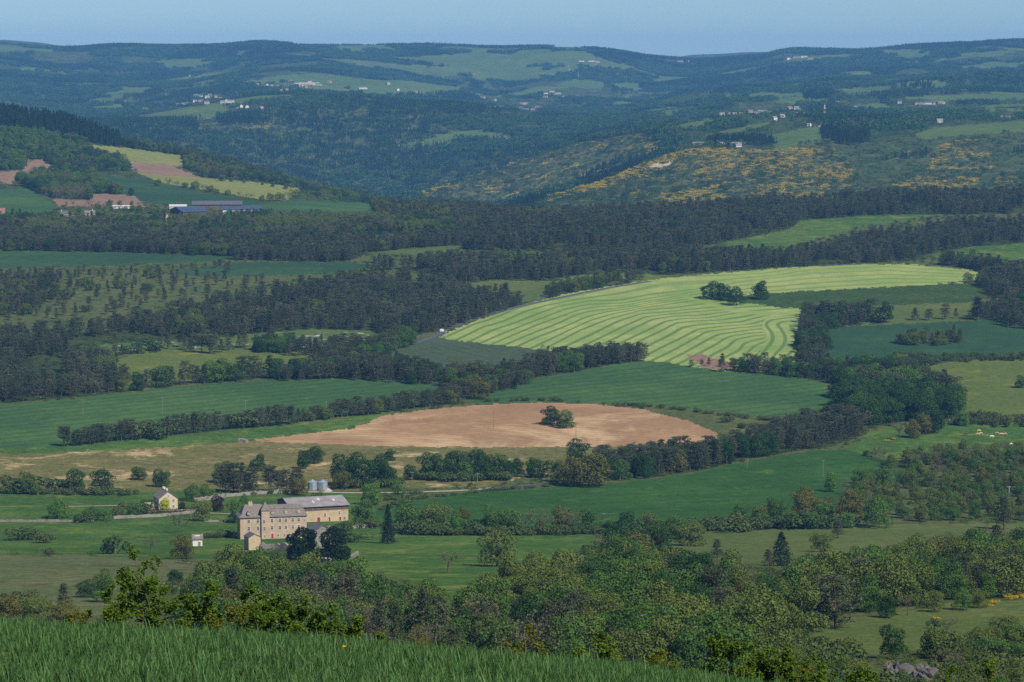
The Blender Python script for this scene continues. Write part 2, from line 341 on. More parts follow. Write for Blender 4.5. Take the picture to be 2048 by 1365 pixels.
ROWS = [
 (1, Z1((250, 810), (480, 700), (650, 655), (900, 545), (1100, 490), (1380, 435)) + Z2((0, 375), (400, 290), (900, 255), (1500, 200)) + Z3((0, 190), (700, 165), (1500, 215))),
 (2, Z1((380, 825), (560, 735), (800, 655), (1000, 575), (1200, 505), (1500, 450)) + Z2((0, 440), (300, 385), (560, 355), (800, 330), (1200, 260)) + Z3((0, 230), (700, 200), (1480, 240))),
 (3, Z1((480, 845), (680, 760), (880, 680), (1050, 615), (1250, 535), (1500, 482)) + Z2((0, 475), (300, 425), (540, 385)) + Z2((1150, 305)) + Z3((0, 275), (700, 240), (1460, 265))),
 (4, Z1((580, 860), (800, 765), (1000, 680), (1200, 610), (1400, 540))), (4, Z3((0, 325), (700, 280), (1450, 290))), (5, Z1((690, 875), (900, 785), (1150, 690), (1400, 575))), (5, Z3((0, 370), (700, 325), (1440, 310))),
 (6, Z1((810, 890), (1000, 800), (1250, 705), (1500, 600))), (7, Z1((950, 905), (1200, 790), (1500, 645), (1750, 572)) + Z2((300, 505), (700, 450))),
 (8, Z1((1130, 885), (1400, 740), (1700, 625), (1804, 598)) + Z2((200, 543), (500, 520), (780, 482))),
 (9, Z1((1290, 885), (1500, 790), (1700, 690), (1804, 640)) + Z2((200, 577), (500, 550), (880, 512))),
 (10, Z1((1440, 890), (1650, 790), (1804, 715)) + Z2((250, 605), (500, 575), (760, 552), (1000, 537))),
 (11, Z1((1620, 880), (1804, 790)) + Z2((150, 705), (320, 630), (500, 600), (800, 588), (1060, 553)))] + [(k + 4, q) for k, q in [
 (8, Z2((80, 825), (300, 722), (450, 650), (620, 622), (850, 617), (1110, 569))), (9, Z2((130, 870), (400, 740), (560, 664), (750, 644), (1000, 634), (1230, 600))),
 (10, Z2((220, 915), (450, 800), (620, 705), (850, 674), (1150, 657), (1370, 605))), (11, Z2((400, 905), (620, 800), (780, 722), (1000, 697), (1250, 680), (1400, 640))),
 (12, Z2((540, 920), (700, 830), (850, 748), (1100, 717), (1390, 690))), (13, Z2((680, 925), (850, 830), (980, 772), (1200, 742), (1390, 720))), (14, Z2((810, 940), (960, 860), (1070, 797), (1250, 767), (1410, 757))),
 (15, Z2((920, 965), (1060, 890), (1150, 822), (1300, 792), (1410, 780))), (16, Z2((1040, 990), (1170, 925), (1220, 862), (1420, 808))), (17, Z2((1190, 1000), (1310, 890), (1410, 850))),
 (18, Z2((1350, 1015), (1440, 900), (1490, 820), (1470, 740), (1430, 670), (1480, 635), (1740, 605))), (19, Z2((1450, 1040), (1580, 900), (1610, 800), (1570, 720), (1550, 665), (1640, 645))), (20, Z2((1600, 1030), (1720, 880), (1740, 820), (1690, 740), (1670, 690), (1740, 680)))]]
def tps(D): return D * D * np.log(D + 1e-9)
def rbf_fit(P, f, lam):
    D = tps(np.hypot(P[:, None, 0] - P[None, :, 0], P[:, None, 1] - P[None, :, 1]) / 100)
    n = len(P); A = np.zeros((n + 3, n + 3)); A[:n, :n] = D + lam * np.eye(n)
    A[:n, n:] = np.c_[np.ones(n), P / 100]; A[n:, :n] = A[:n, n:].T
    return np.linalg.solve(A, np.r_[f, 0, 0, 0])
def rbf_eval(P, wt, Q):
    out = np.empty(len(Q))
    for a in range(0, len(Q), 4000):
        q = Q[a:a + 4000]; D = tps(np.hypot(q[:, None, 0] - P[None, :, 0], q[:, None, 1] - P[None, :, 1]) / 100)
        out[a:a + 4000] = D @ wt[:len(P)] + wt[len(P)] + (q / 100) @ wt[len(P) + 1:]
    return out
def gather(test):
    P, val = [], []
    for k, pl in ROWS:
        pl = np.array(pl)
        for a, b in list(zip(pl[:-1], pl[1:])) + [(pl[-1], pl[-1])]:
            n = max(1, int(np.hypot(*(b - a)) / 14)); n = 1 if n > 14 else n
            for i in range(n):
                q = a + (b - a) * i / n
                if test(k, q): P.append(q); val.append(k)
    P = np.array(P) * [1, 3.0]; return P, rbf_fit(P, np.array(val, float), .01)
SEAM = [(1352, 589), (1382, 596), (1410, 604), (1470, 622), (1540, 628), (1620, 626), (2010, 640), (2010, 520), (1500, 520), (1352, 540)]
TURN = Z2((1250, 1160), (1300, 1040), (1385, 920), (1430, 830), (1410, 745), (1380, 672), (1430, 612), (1760, 590), (2200, 600), (2200, 1160))
FIT_LOW = gather(lambda k, q: k <= 21 and q[0] < 1540 and not (q[0] > 1420 and q[1] < 592))
FIT_UP = gather(lambda k, q: k <= 5 and q[1] < 602 and q[0] > 1240)
FIT_TURN = gather(lambda k, q: k >= 22)
FIELDS = [  # name, cover, label, category, outline in photograph pixels (later ones lie over earlier ones)
 ('moorland', 'moor', 'grey brown moorland slope below the farm at the left edge', 'moor', [(-300, 1112), (130, 1110), (260, 1116), (410, 1124), (430, 1150), (330, 1180), (250, 1215), (150, 1240), (-300, 1262)]),
 ('dry_bank', 'bank', 'dry yellowish grass bank between the ploughed field and the farm', 'bank', [(-300, 900), (100, 902), (440, 886), (520, 880), (650, 888), (1000, 894), (1330, 890), (1340, 905), (1200, 925), (1110, 945), (960, 975), (800, 975), (640, 985), (300, 985), (-300, 990)]),
 ('lawn', 'lawn', 'green lawn and paddocks round the stone farmhouses', 'lawn', [(-300, 985), (300, 982), (640, 984), (700, 985), (760, 1010), (740, 1055), (700, 1070), (640, 1100), (520, 1110), (420, 1122), (260, 1115), (130, 1109), (-300, 1108)]),
 ('meadow', 'grass', 'rough green meadow sloping below the walled farm', 'meadow', [(620, 1115), (660, 1075), (700, 1055), (790, 1045), (960, 1055), (1180, 1060), (1210, 1080), (1140, 1112), (1060, 1135), (960, 1185), (900, 1200), (820, 1160), (700, 1140)]),
 ('pasture', 'pasture', 'pale pasture dotted with single trees right of centre', 'pasture', [(1220, 1100), (1330, 1085), (1420, 1060), (1620, 1050), (1830, 1050), (2060, 1045), (2060, 1062), (1840, 1075), (1760, 1110), (1560, 1136), (1430, 1128), (1340, 1118), (1270, 1136)]),
 ('hill_pasture', 'pasture', 'pale sloping pasture in the lower right corner', 'pasture', [(1550, 1296), (1620, 1275), (1690, 1238), (1800, 1226), (1900, 1206), (2400, 1190), (2400, 1262), (1980, 1280), (1870, 1296), (1760, 1310), (1640, 1300)]),
 ('cow_pasture', 'grass', 'green pasture where the cattle graze at the right edge', 'pasture', [(1690, 900), (1740, 865), (1800, 850), (1950, 832), (2400, 850), (2400, 915), (1950, 905), (1870, 908), (1790, 925), (1740, 912)]),
 ('grass_strip', 'grass', 'bright grass strip under the pine row beside the ploughed field', 'grass', [(-300, 898), (60, 895), (300, 878), (560, 852), (740, 828), (800, 820), (760, 836), (740, 848), (640, 868), (530, 880), (440, 888), (300, 897), (100, 906), (-300, 915)]),
 ('wheat_field', 'wheat', 'long blue green wheat field behind the pine row at left', 'field', [(-300, 830), (0, 810), (130, 800), (250, 785), (420, 768), (600, 758), (740, 758), (850, 764), (925, 775), (945, 795), (880, 803), (740, 824), (600, 842), (440, 861), (290, 878), (180, 890), (60, 896), (-300, 902)]),
 ('wheat_field', 'wheat', 'domed green wheat field behind the ploughed field', 'field', [(930, 808), (960, 790), (1050, 762), (1180, 738), (1270, 722), (1330, 725), (1420, 735), (1500, 745), (1600, 757), (1680, 778), (1692, 790), (1640, 822), (1590, 837), (1540, 833), (1440, 824), (1330, 815), (1200, 806), (1100, 803), (1000, 808)]),
 ('ploughed_field', 'soil', 'bare brown ploughed field in the middle of the valley', 'field', [(512, 879), (620, 866), (700, 858), (735, 846), (760, 832), (840, 822), (950, 810), (1080, 805), (1180, 808), (1280, 818), (1370, 840), (1440, 868), (1425, 888), (1330, 891), (1150, 894), (1000, 895), (800, 893), (650, 889), (560, 885)]),
 ('scrub_strip', 'scrub', 'rough grass strip between the ploughed and the domed wheat field', 'bank', [(1200, 807), (1330, 815), (1440, 824), (1540, 833), (1600, 838), (1560, 858), (1500, 878), (1440, 868), (1370, 839), (1290, 818)]),
 ('crop_field', 'wheat_dull', 'dull green young crop field below the striped hay field', 'field', [(740, 722), (790, 697), (825, 676), (870, 673), (900, 681), (1000, 692), (1090, 700), (1165, 708), (1100, 720), (1050, 735), (1000, 750), (930, 768), (880, 778), (850, 765), (800, 750), (700, 745)]),
 ('hay_field', 'hay', 'mown hay field striped with curving windrows', 'field', [(878, 676), (900, 663), (960, 640), (1060, 605), (1160, 583), (1300, 560), (1420, 548), (1560, 537), (1700, 529), (1830, 529), (1990, 545), (1965, 557), (1920, 567), (1700, 578), (1560, 585), (1500, 590), (1470, 602), (1500, 607), (1560, 615), (1615, 617), (1640, 640), (1625, 700), (1590, 745), (1460, 745), (1400, 735), (1300, 722), (1160, 708), (1060, 697), (960, 687)]),
 ('grass_bank', 'darkbank', 'dark green bank below the far end of the hay field', 'bank', [(1420, 592), (1500, 589), (1560, 586), (1930, 567), (1985, 585), (1950, 607), (1740, 614), (1600, 618), (1560, 615), (1500, 608), (1440, 602)]),
 ('hay_strip', 'pasture', 'pale mown strip below the dark grass bank', 'field', [(1620, 616), (1740, 612), (1950, 605), (1990, 620), (1950, 640), (1740, 652), (1640, 652)]),
 ('fallow_patch', 'redsoil', 'small bare brown triangle below the hay field', 'field', [(1372, 711), (1400, 709), (1466, 728), (1462, 742), (1410, 737)]),
 ('wheat_field', 'wheat_dark', 'dark blue green wheat field at the right edge', 'field', [(1645, 660), (1700, 652), (1850, 646), (1960, 640), (2010, 633), (2400, 640), (2400, 718), (1990, 716), (1860, 718), (1812, 703), (1785, 705), (1805, 735), (1720, 742), (1620, 742), (1650, 712)]),
 ('flower_meadow', 'olive', 'olive meadow dotted with yellow flowers at the right edge', 'meadow', [(1830, 740), (1900, 724), (2048, 717), (2400, 715), (2400, 845), (2000, 840), (1940, 832), (1900, 800), (1860, 775)]),
 ('wheat_field', 'wheat_deep', 'deep green wheat field between two hedges below the woods', 'field', [(730, 1030), (830, 1000), (960, 985), (1100, 975), (1250, 965), (1400, 945), (1480, 925), (1560, 912), (1640, 900), (1700, 902), (1760, 922), (1840, 948), (1800, 965), (1740, 988), (1690, 1003), (1640, 1040), (1500, 1052), (1400, 1058), (1250, 1062), (1100, 1064), (1000, 1060), (900, 1056), (800, 1052), (740, 1050)]),
 ('flower_meadow', 'olive', 'olive plateau meadow with yellow flowers beside the left wood', 'meadow', [(225, 720), (300, 703), (440, 700), (560, 695), (660, 712), (560, 735), (440, 752), (330, 770), (265, 785), (225, 755)]),
 ('daisy_meadow', 'daisy', 'meadow white with blossom in front of the left pine wood', 'meadow', [(135, 694), (300, 683), (430, 678), (500, 670), (620, 658), (700, 660), (755, 668), (745, 695), (640, 706), (520, 696), (440, 698), (300, 702), (160, 705)]),
 ('scrubland', 'scrub', 'open scrubland dotted with young pines at left', 'scrub', [(-300, 555), (100, 543), (250, 543), (380, 552), (560, 556), (640, 545), (600, 560), (460, 585), (330, 612), (180, 640), (-300, 662)]),
 ('wheat_field', 'wheat_dark', 'far dark green field at the left edge behind the scrubland', 'field', [(-300, 500), (0, 502), (200, 505), (440, 511), (500, 517), (400, 524), (200, 532), (-300, 545)]),
 ('wheat_field', 'wheat_dark', 'narrow dark green field in front of the belt of pines', 'field', [(340, 545), (450, 527), (560, 524), (700, 525), (770, 532), (660, 548), (400, 555)]),
 ('glade', 'pasture', 'pale green glade between the pine woods left of the hay field', 'meadow', [(915, 570), (1000, 561), (1150, 564), (1150, 578), (1080, 602), (1035, 600), (1000, 588)]),
 ('glade', 'olive', 'small bright glade behind the hay field hedge', 'meadow', [(1110, 557), (1180, 550), (1290, 547), (1345, 556), (1200, 570)]),
 ('meadow', 'grass', 'bright green meadow enclosed by pine woods at upper right', 'meadow', [(1425, 490), (1560, 465), (1590, 455), (1600, 442), (1740, 431), (1900, 429), (1820, 440), (1720, 455), (1660, 475), (1580, 492), (1490, 495)]),
 ('meadow', 'grass', 'green meadow behind the pine row at the right edge', 'meadow', [(1850, 512), (1940, 495), (2048, 487), (2400, 480), (2400, 528), (1980, 524), (1900, 522)]),
 ('meadow', 'pasture', 'slim pasture strip in the middle of the pine belt', 'meadow', [(750, 505), (830, 497), (925, 491), (925, 502), (820, 510)]),
 ('crop_field', 'wheat', 'slim green field strip behind the middle pine belt', 'field', [(670, 477), (850, 465), (840, 476), (720, 484)]),
 ('crop_field', 'wheat', 'green field behind the solar roofed farm sheds', 'field', [(480, 412), (600, 402), (745, 408), (750, 436), (640, 432), (520, 428)]),
 ('crop_field', 'wheat', 'green field wedge at the left edge of the farm hill', 'field', [(-300, 385), (0, 380), (60, 377), (118, 416), (60, 437), (-300, 432)]),
 ('crop_field', 'wheat_dark', 'dark green field on the hill behind the solar roofed sheds', 'field', [(185, 350), (290, 358), (460, 396), (535, 406), (480, 412), (340, 412), (260, 398), (195, 370)]),
 ('hay_field', 'straw', 'straw coloured mown field high on the left hill', 'field', [(168, 289), (250, 296), (370, 312), (368, 335), (260, 322), (185, 311)]),
 ('ploughed_field', 'redsoil', 'brown striped field below the straw coloured field', 'field', [(240, 321), (340, 330), (405, 357), (330, 359), (265, 342)]),
 ('hay_field', 'straw', 'straw coloured strip running down the left hill', 'field', [(265, 343), (330, 352), (410, 356), (520, 366), (610, 378), (570, 402), (518, 399), (430, 383), (330, 367)]),
 ('ploughed_field', 'redsoil', 'red brown field at the left edge between farm hill woods', 'field', [(-300, 355), (0, 344), (48, 341), (55, 321), (85, 319), (124, 346), (60, 349), (25, 368), (-300, 375)]),
 ('ploughed_field', 'redsoil', 'red brown field above the farm houses at left', 'field', [(105, 398), (180, 401), (183, 386), (270, 392), (290, 414), (190, 414), (115, 412)]),
]
FIELDS += [('sand_patch', 'sand', 'bare sandy scar on the broom spur across the gorge', 'sand', [(1296, 334), (1312, 326), (1330, 328), (1345, 321), (1340, 331), (1318, 337)]), ('sand_patch', 'sand', 'pale sandy strip below the town behind the village hill', 'sand', [(585, 167), (620, 164), (640, 167), (630, 171), (600, 172)])]
FARP = [[(258, 236), (330, 222), (460, 207), (452, 226), (420, 239), (300, 242)], [(455, 172), (560, 150), (640, 147), (730, 160), (700, 173), (560, 166)],
 [(690, 165), (800, 160), (940, 177), (900, 188), (760, 190)], [(985, 194), (1095, 172), (1110, 182), (1040, 196)], [(1112, 172), (1150, 158), (1218, 166), (1200, 180)],
 [(1055, 152), (1080, 143), (1155, 128), (1165, 142), (1100, 152)], [(868, 271), (940, 261), (1010, 267), (1022, 281), (960, 276), (880, 282)], [(788, 291), (900, 272), (906, 285), (800, 296)],
 [(1528, 193), (1580, 186), (1664, 195), (1658, 207), (1560, 209)], [(1530, 274), (1600, 258), (1652, 252), (1640, 286), (1555, 300)],
 [(1828, 269), (1870, 256), (2060, 240), (2060, 263), (1950, 269), (1850, 279)], [(1924, 134), (1980, 124), (2060, 127), (2040, 136), (1960, 142)],
 [(1660, 180), (1780, 171), (1795, 186), (1700, 197)], [(1348, 252), (1432, 234), (1432, 249), (1350, 264)], [(1250, 225), (1340, 215), (1420, 214), (1340, 232)],
 [(1400, 272), (1520, 247), (1560, 240), (1500, 262)], [(300, 122), (420, 116), (400, 130), (330, 134)], [(820, 140), (900, 132), (960, 138), (900, 148)], [(1560, 116), (1700, 108), (1720, 116), (1600, 124)],
 [(1750, 100), (1850, 99), (1840, 108), (1770, 112)], [(600, 176), (690, 196), (640, 190)], [(560, 108), (640, 110), (620, 118)], [(180, 215), (250, 208), (250, 218), (190, 224)],
 [(1800, 195), (1960, 188), (2060, 192), (2040, 200), (1860, 205)], [(1700, 212), (1760, 206), (1790, 216), (1720, 222)], [(1960, 212), (2060, 208), (2060, 222), (1980, 224)]]
FARDARK = [[(1705, 245), (1850, 247), (1852, 263), (1780, 271), (1735, 266)]]
BROOM = [[(1000, 414), (1100, 392), (1180, 368), (1300, 319), (1400, 296), (1480, 300), (1560, 300), (1660, 288), (1700, 330), (1725, 385), (1650, 402), (1400, 417), (1200, 428), (1040, 428)],
 [(1750, 385), (1810, 355), (1850, 330), (1880, 290), (1960, 275), (1990, 330), (1950, 372), (1850, 380)], [(820, 384), (1000, 334), (1150, 288), (1280, 266), (1340, 290), (1290, 318), (1180, 362), (1090, 392), (1000, 407), (880, 402)],
 [(385, 242), (440, 238), (445, 258), (400, 262)], [(1440, 262), (1560, 250), (1520, 268), (1400, 280)], [(470, 248), (540, 245), (540, 258), (480, 258)], [(2000, 350), (2060, 340), (2060, 380), (1980, 378)]]
cu = .25 * (Ug[:-1, :-1] + Ug[1:, :-1] + Ug[:-1, 1:] + Ug[1:, 1:]); cv = .25 * (Vg[:-1, :-1] + Vg[1:, :-1] + Vg[:-1, 1:] + Vg[1:, 1:])
cvis = VIS[:-1, :-1]; cy = np.broadcast_to(.5 * (Yr[:-1] + Yr[1:])[:, None], cu.shape); cx = .25 * (X[:-1, :-1] + X[1:, :-1] + X[:-1, 1:] + X[1:, 1:])
jit = np.interp(cy, [0, 500, 3000, 9000], [0, 3.6, 2.2, 1.6])
ju = cu + (fbm(cx / 9, cy / 9, 21, 2) - .5) * jit * 3; jv = cv + (fbm(cx / 5, cy / 5, 22, 3) - .5) * jit * 2.2
CID = np.full(cu.shape, -1, np.int16)            # index of the cover of every cell
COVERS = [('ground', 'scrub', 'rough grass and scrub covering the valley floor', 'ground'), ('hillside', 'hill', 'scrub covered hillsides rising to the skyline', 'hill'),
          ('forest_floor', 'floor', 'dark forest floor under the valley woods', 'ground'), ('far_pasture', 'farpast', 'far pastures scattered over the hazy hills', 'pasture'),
          ('broom_heath', 'heath', 'heath with yellow broom on the spurs across the gorge', 'heath'), ('field_soil', 'under', 'soil under the young wheat in the foreground', 'ground')]
CID[:] = 0; CID[cy > 3120] = 1; CID[(cy < 66)] = 5
# woods of the valley: where trees stand (outlines of the GROUND they stand on, in photograph pixels)
WOODS = [  # spacing m, height lo/hi m, mix, region text, outline
 ('left_pines', 7.0, 8, 15, 'pine:.94,broad_olive:.03,bare:.03', 'pine in the dense pine wood left of the hay field', [(-260, 695), (60, 680), (180, 668), (330, 640), (460, 612), (600, 586), (760, 566), (860, 566), (915, 588), (1000, 602), (1045, 610), (1000, 630), (900, 657), (862, 666), (820, 672), (760, 672), (750, 660), (640, 664), (560, 668), (480, 676), (300, 688), (140, 698), (130, 712), (200, 734), (250, 765), (262, 782), (200, 790), (100, 800), (-260, 826)]),
 ('mid_belt', 7.0, 8, 14.5, 'pine:.95,broad_olive:.05', 'pine in the long pine belt behind the hay field', [(730, 545), (900, 530), (1000, 528), (1100, 522), (1340, 510), (1430, 518), (1490, 520), (1580, 518), (1660, 505), (1720, 486), (1820, 470), (1890, 458), (2300, 440), (2300, 482), (1940, 494), (1850, 512), (1830, 522), (1700, 528), (1560, 536), (1400, 547), (1340, 550), (1180, 551), (1110, 558), (1100, 565), (1000, 560), (915, 566), (860, 545), (780, 538)]),
 ('upper_belt', 7.0, 8.5, 14.5, 'pine:.97,broad_dark:.03', 'pine in the dark wood in front of the gorge', [(905, 485), (950, 462), (1050, 448), (1150, 437), (1300, 429), (1500, 414), (1700, 402), (1900, 394), (2300, 384), (2300, 424), (1890, 430), (1740, 432), (1600, 444), (1580, 457), (1430, 490), (1340, 498), (1100, 504), (920, 500)]),
 ('left_belt', 5.4, 9, 12.5, 'pine:.9,broad_dark:.05,broad_olive:.05', 'pine in the belt behind the dark green fields at left', [(-260, 500), (-260, 478), (150, 476), (330, 482), (600, 484), (760, 490), (905, 482), (900, 492), (820, 498), (740, 505), (690, 525), (560, 523), (450, 520), (300, 508), (0, 501)]),
 ('grey_wood', 7, 8, 12, 'broad_olive:.3,bare:.3,broad_green:.1,pine:.25,broad_dark:.1', 'tree in the mixed grey wood below the farm sheds', [(-260, 476), (-260, 446), (60, 444), (300, 448), (520, 436), (640, 440), (760, 442), (850, 432), (960, 438), (950, 460), (900, 482), (850, 466), (690, 474), (600, 482), (330, 480), (150, 474)]),
 ('gorge_edge', 7, 9, 13, 'pine:.6,bare:.2,broad_olive:.2', 'tree along the edge of the gorge', [(760, 440), (750, 420), (860, 418), (960, 424), (1060, 432), (1150, 434), (1060, 446), (950, 458), (850, 440)]),
 ('hill_conifers', 7, 14, 20, 'spruce:1', 'spruce crowning the left hill', [(-260, 212), (0, 228), (130, 247), (240, 286), (236, 300), (170, 285), (100, 272), (0, 262), (-260, 250)]),
 ('hill_wood', 9, 10, 15, 'broad_green:.45,broad_olive:.2,broad_dark:.2,pine:.15', 'tree in the leafy wood on the left hill', [(-260, 255), (0, 264), (100, 274), (168, 288), (185, 312), (240, 322), (262, 342), (210, 345), (185, 350), (195, 372), (250, 392), (182, 384), (130, 350), (90, 322), (50, 320), (45, 340), (-260, 352)]),
 ('hill_copse', 9, 10, 14, 'bare:.3,broad_olive:.3,broad_green:.2,broad_dark:.2', 'tree in the copse between the red brown fields', [(30, 366), (70, 350), (130, 348), (190, 372), (262, 394), (270, 392), (184, 387), (180, 400), (105, 398), (62, 378)]),
 ('ridge_wood', 9, 10, 14, 'broad_olive:.4,pine:.25,broad_dark:.2,bare:.15', 'tree in the wood along the descending left ridge', [(362, 332), (372, 314), (430, 326), (520, 352), (600, 378), (700, 398), (800, 416), (900, 432), (860, 440), (760, 436), (744, 406), (640, 396), (610, 380), (540, 366), (410, 356)]),
 ('ridge_top', 9, 10, 15, 'broad_green:.35,pine:.4,broad_dark:.25', 'tree on the crest of the left ridge', [(236, 290), (300, 297), (430, 322), (600, 376), (760, 410), (900, 430), (800, 418), (600, 384), (430, 334), (300, 306)]),
 ('near_wood', 8.4, 6.5, 14, 'broad_olive:.34,broad_green:.32,broad_dark:.11,bare:.10,pine:.10,broad_rust:.03', 'tree in the near wood below the farm', [(385, 1205), (430, 1190), (480, 1180), (560, 1182), (640, 1190), (700, 1208), (790, 1228), (860, 1252), (930, 1248), (960, 1210), (985, 1192), (1060, 1182), (1170, 1160), (1215, 1140), (1280, 1150), (1350, 1178), (1430, 1188), (1560, 1194), (1650, 1186), (1740, 1166), (1840, 1134), (1900, 1122), (2300, 1112), (2300, 1190), (2048, 1196), (1900, 1200), (1760, 1222), (1690, 1228), (1650, 1252), (1580, 1275), (1540, 1302), (1480, 1350), (1300, 1380), (900, 1400), (600, 1370), (380, 1300)]),
 ('right_scatter', 11, 6, 10, 'broad_olive:.32,broad_green:.34,bare:.2,broad_rust:.04,bush:.1', 'tree on the overgrown slope at the right edge', [(1640, 1045), (1650, 1000), (1700, 975), (1800, 945), (1850, 925), (2300, 915), (2300, 1040), (1860, 1045)]),
 ('corner_scrub', 5.5, 3, 6.5, 'bush:.5,broad_olive:.25,broad_green:.1,bare:.15', 'small tree in the thicket round the rocks at lower right', [(1560, 1322), (1650, 1316), (1700, 1320), (1725, 1400), (1900, 1400), (1890, 1335), (1870, 1306), (2000, 1290), (2300, 1278), (2300, 1410), (1500, 1410)]),
 ('pine_stand', 5.8, 10.5, 14, 'pine:.85,broad_dark:.15', 'pine in the tall stand right of the ploughed field', [(1180, 958), (1205, 934), (1330, 926), (1440, 918), (1500, 898), (1560, 878), (1640, 856), (1700, 848), (1725, 872), (1660, 894), (1560, 907), (1470, 925), (1400, 942), (1290, 958)]),
 ('leafy_stand', 8, 13, 18, 'broad_dark:.55,broad_green:.3,pine:.15', 'leafy tree in the tall dark copse left of the flower meadow', [(1690, 838), (1680, 800), (1700, 765), (1760, 755), (1840, 770), (1900, 800), (1935, 828), (1900, 838), (1800, 845), (1740, 855)]),
 ('copse_edge', 6, 9, 13, 'pine:.5,broad_dark:.25,broad_green:.25', 'tree in the copse above the domed wheat field', [(1430, 745), (1560, 742), (1640, 735), (1700, 745), (1690, 772), (1600, 756), (1500, 746)]),
 ('hedge_clump', 5.5, 9.5, 12.5, 'pine:.8,broad_dark:.2', 'pine in the clump below the left corner of the hay field', [(690, 760), (690, 740), (760, 735), (840, 745), (880, 760), (865, 772), (780, 766)]),
 ('mid_clump', 5.5, 9.5, 12.5, 'pine:.75,broad_green:.15,broad_rust:.1', 'pine in the clump between the two green wheat fields', [(885, 772), (900, 758), (960, 758), (1050, 748), (1062, 762), (1040, 778), (980, 788), (935, 800), (900, 806), (880, 800), (930, 785)]),
 ('east_clump', 5.5, 9.5, 13, 'pine:.85,broad_green:.15', 'pine in the clump at the foot of the hay field', [(1048, 760), (1052, 742), (1120, 728), (1180, 722), (1280, 716), (1290, 722), (1180, 738), (1100, 752)]),
 ('stripe_edge', 6, 9, 12.5, 'pine:.6,broad_dark:.4', 'tree in the dark line closing the hay field on the right', [(1600, 700), (1604, 650), (1612, 630), (1640, 640), (1735, 634), (1742, 648), (1650, 660), (1655, 700), (1640, 735), (1598, 742)]),
 ('field_island', 6, 6, 11, 'broad_olive:.35,pine:.35,bare:.1,bush:.2', 'tree in the copse standing in the dark wheat field', [(1796, 690), (1830, 678), (1900, 676), (1945, 688), (1900, 691), (1830, 692)]),
 ('east_pines', 6, 9, 12.5, 'pine:.85,broad_green:.15', 'pine in the line at the right end of the hay field', [(1870, 530), (1960, 528), (2020, 545), (2300, 540), (2300, 575), (2020, 575), (2010, 600), (1975, 590), (1955, 565), (1990, 552), (1950, 540)]),
 ('corner_pines', 6, 9, 12, 'pine:.8,broad_dark:.2', 'pine at the right edge above the dark wheat field', [(1935, 640), (1985, 622), (2040, 590), (2300, 585), (2300, 660), (2060, 662), (2010, 652), (1990, 640)]),
 ('north_shrubs', 6, 7, 10, 'pine:.55,broad_olive:.25,broad_green:.2', 'tree in the hedge along the road behind the hay field', [(1085, 603), (1100, 585), (1180, 568), (1250, 560), (1290, 558), (1240, 570), (1150, 585)]),
 ('west_hedge', 6, 8.5, 11.5, 'pine:.65,broad_green:.2,broad_dark:.15', 'tree in the hedge below the white flowering meadow', [(510, 705), (520, 692), (620, 700), (750, 692), (790, 672), (830, 672), (825, 690), (760, 715), (690, 745), (640, 760), (560, 764), (620, 735), (660, 720)]),
 ('west_clump', 6, 8, 11, 'pine:.5,broad_green:.5', 'tree in the clump at the corner of the olive meadow', [(135, 740), (150, 712), (200, 712), (235, 730), (232, 748), (180, 745)]),
 ('scrub_trees', 15, 5, 9, 'pine:.85,bush:.15', 'small pine dotted over the scrubland at left', [(-260, 562), (100, 548), (250, 546), (400, 556), (560, 558), (470, 580), (330, 610), (180, 636), (-260, 655)]),
 ('scrub_clump', 8, 8, 12, 'pine:.8,broad_olive:.2', 'pine in the clumps of the left scrubland', [(-260, 570), (0, 566), (60, 562), (130, 560), (110, 600), (60, 628), (-20, 632), (-260, 640)]),
 ('field_hedge', 10, 4, 8, 'pine:.45,bare:.2,broad_olive:.35', 'tree in the hedge between the two dark green fields', [(90, 556), (180, 550), (330, 542), (440, 530), (510, 526), (420, 538), (340, 553), (250, 558)]),
 ('pasture_edge', 8, 6, 9, 'bare:.3,broad_olive:.4,bush:.3', 'tree along the lower edge of the cow pasture', [(1720, 905), (1780, 922), (1870, 910), (1960, 905), (2300, 915), (2300, 932), (1850, 932), (1780, 940)]),
 ('bush_belt', 6, 3, 6, 'bush:.6,bare:.25,broad_olive:.15', 'bush in the belt under the olive meadow at the right edge', [(1940, 832), (2000, 838), (2300, 842), (2300, 862), (1960, 855), (1900, 850)]),
 ('wheat_verge', 6, 2, 4.5, 'bush:1', 'bush along the verge between the wheat and the olive meadow', [(1800, 722), (1830, 710), (1900, 712), (2300, 712), (2300, 718), (1900, 724), (1840, 734)]),
]
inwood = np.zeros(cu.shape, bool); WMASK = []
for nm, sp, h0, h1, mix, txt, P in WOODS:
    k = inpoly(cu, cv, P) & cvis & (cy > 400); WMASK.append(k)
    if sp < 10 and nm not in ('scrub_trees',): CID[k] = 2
for i, (nm, cov, lab, cat, P) in enumerate(FIELDS):
    k = inpoly(ju, jv, P) & cvis & (cy > 300); CID[k] = len(COVERS) + i
    if cov in ('moor',) : continue
    for W_ in WMASK[:12]: W_ &= ~k                 # no woods inside the fields
farp = np.zeros(cu.shape, bool)
for P in FARP: farp |= inpoly(ju, jv, P) & cvis & (cy > 3300)
fn = fbm(cx / 420, cy / 420, 31, 4)
fn2 = fbm(cx / 210, cy / 330, 35, 4); farp |= (cy > 6900) & (fn2 > np.where((cu > 520) & (cu < 1400), .57, .66)) & (CID == 1)
CID[farp & (CID == 1)] = 3
fd = np.zeros(cu.shape, bool)
for P in FARDARK: fd |= inpoly(ju, jv, P) & cvis & (cy > 3300)
br = np.zeros(cu.shape, bool)
for P in BROOM: br |= inpoly(ju, jv, P) & cvis & (cy > 3300)
CID[br & (CID == 1)] = 4
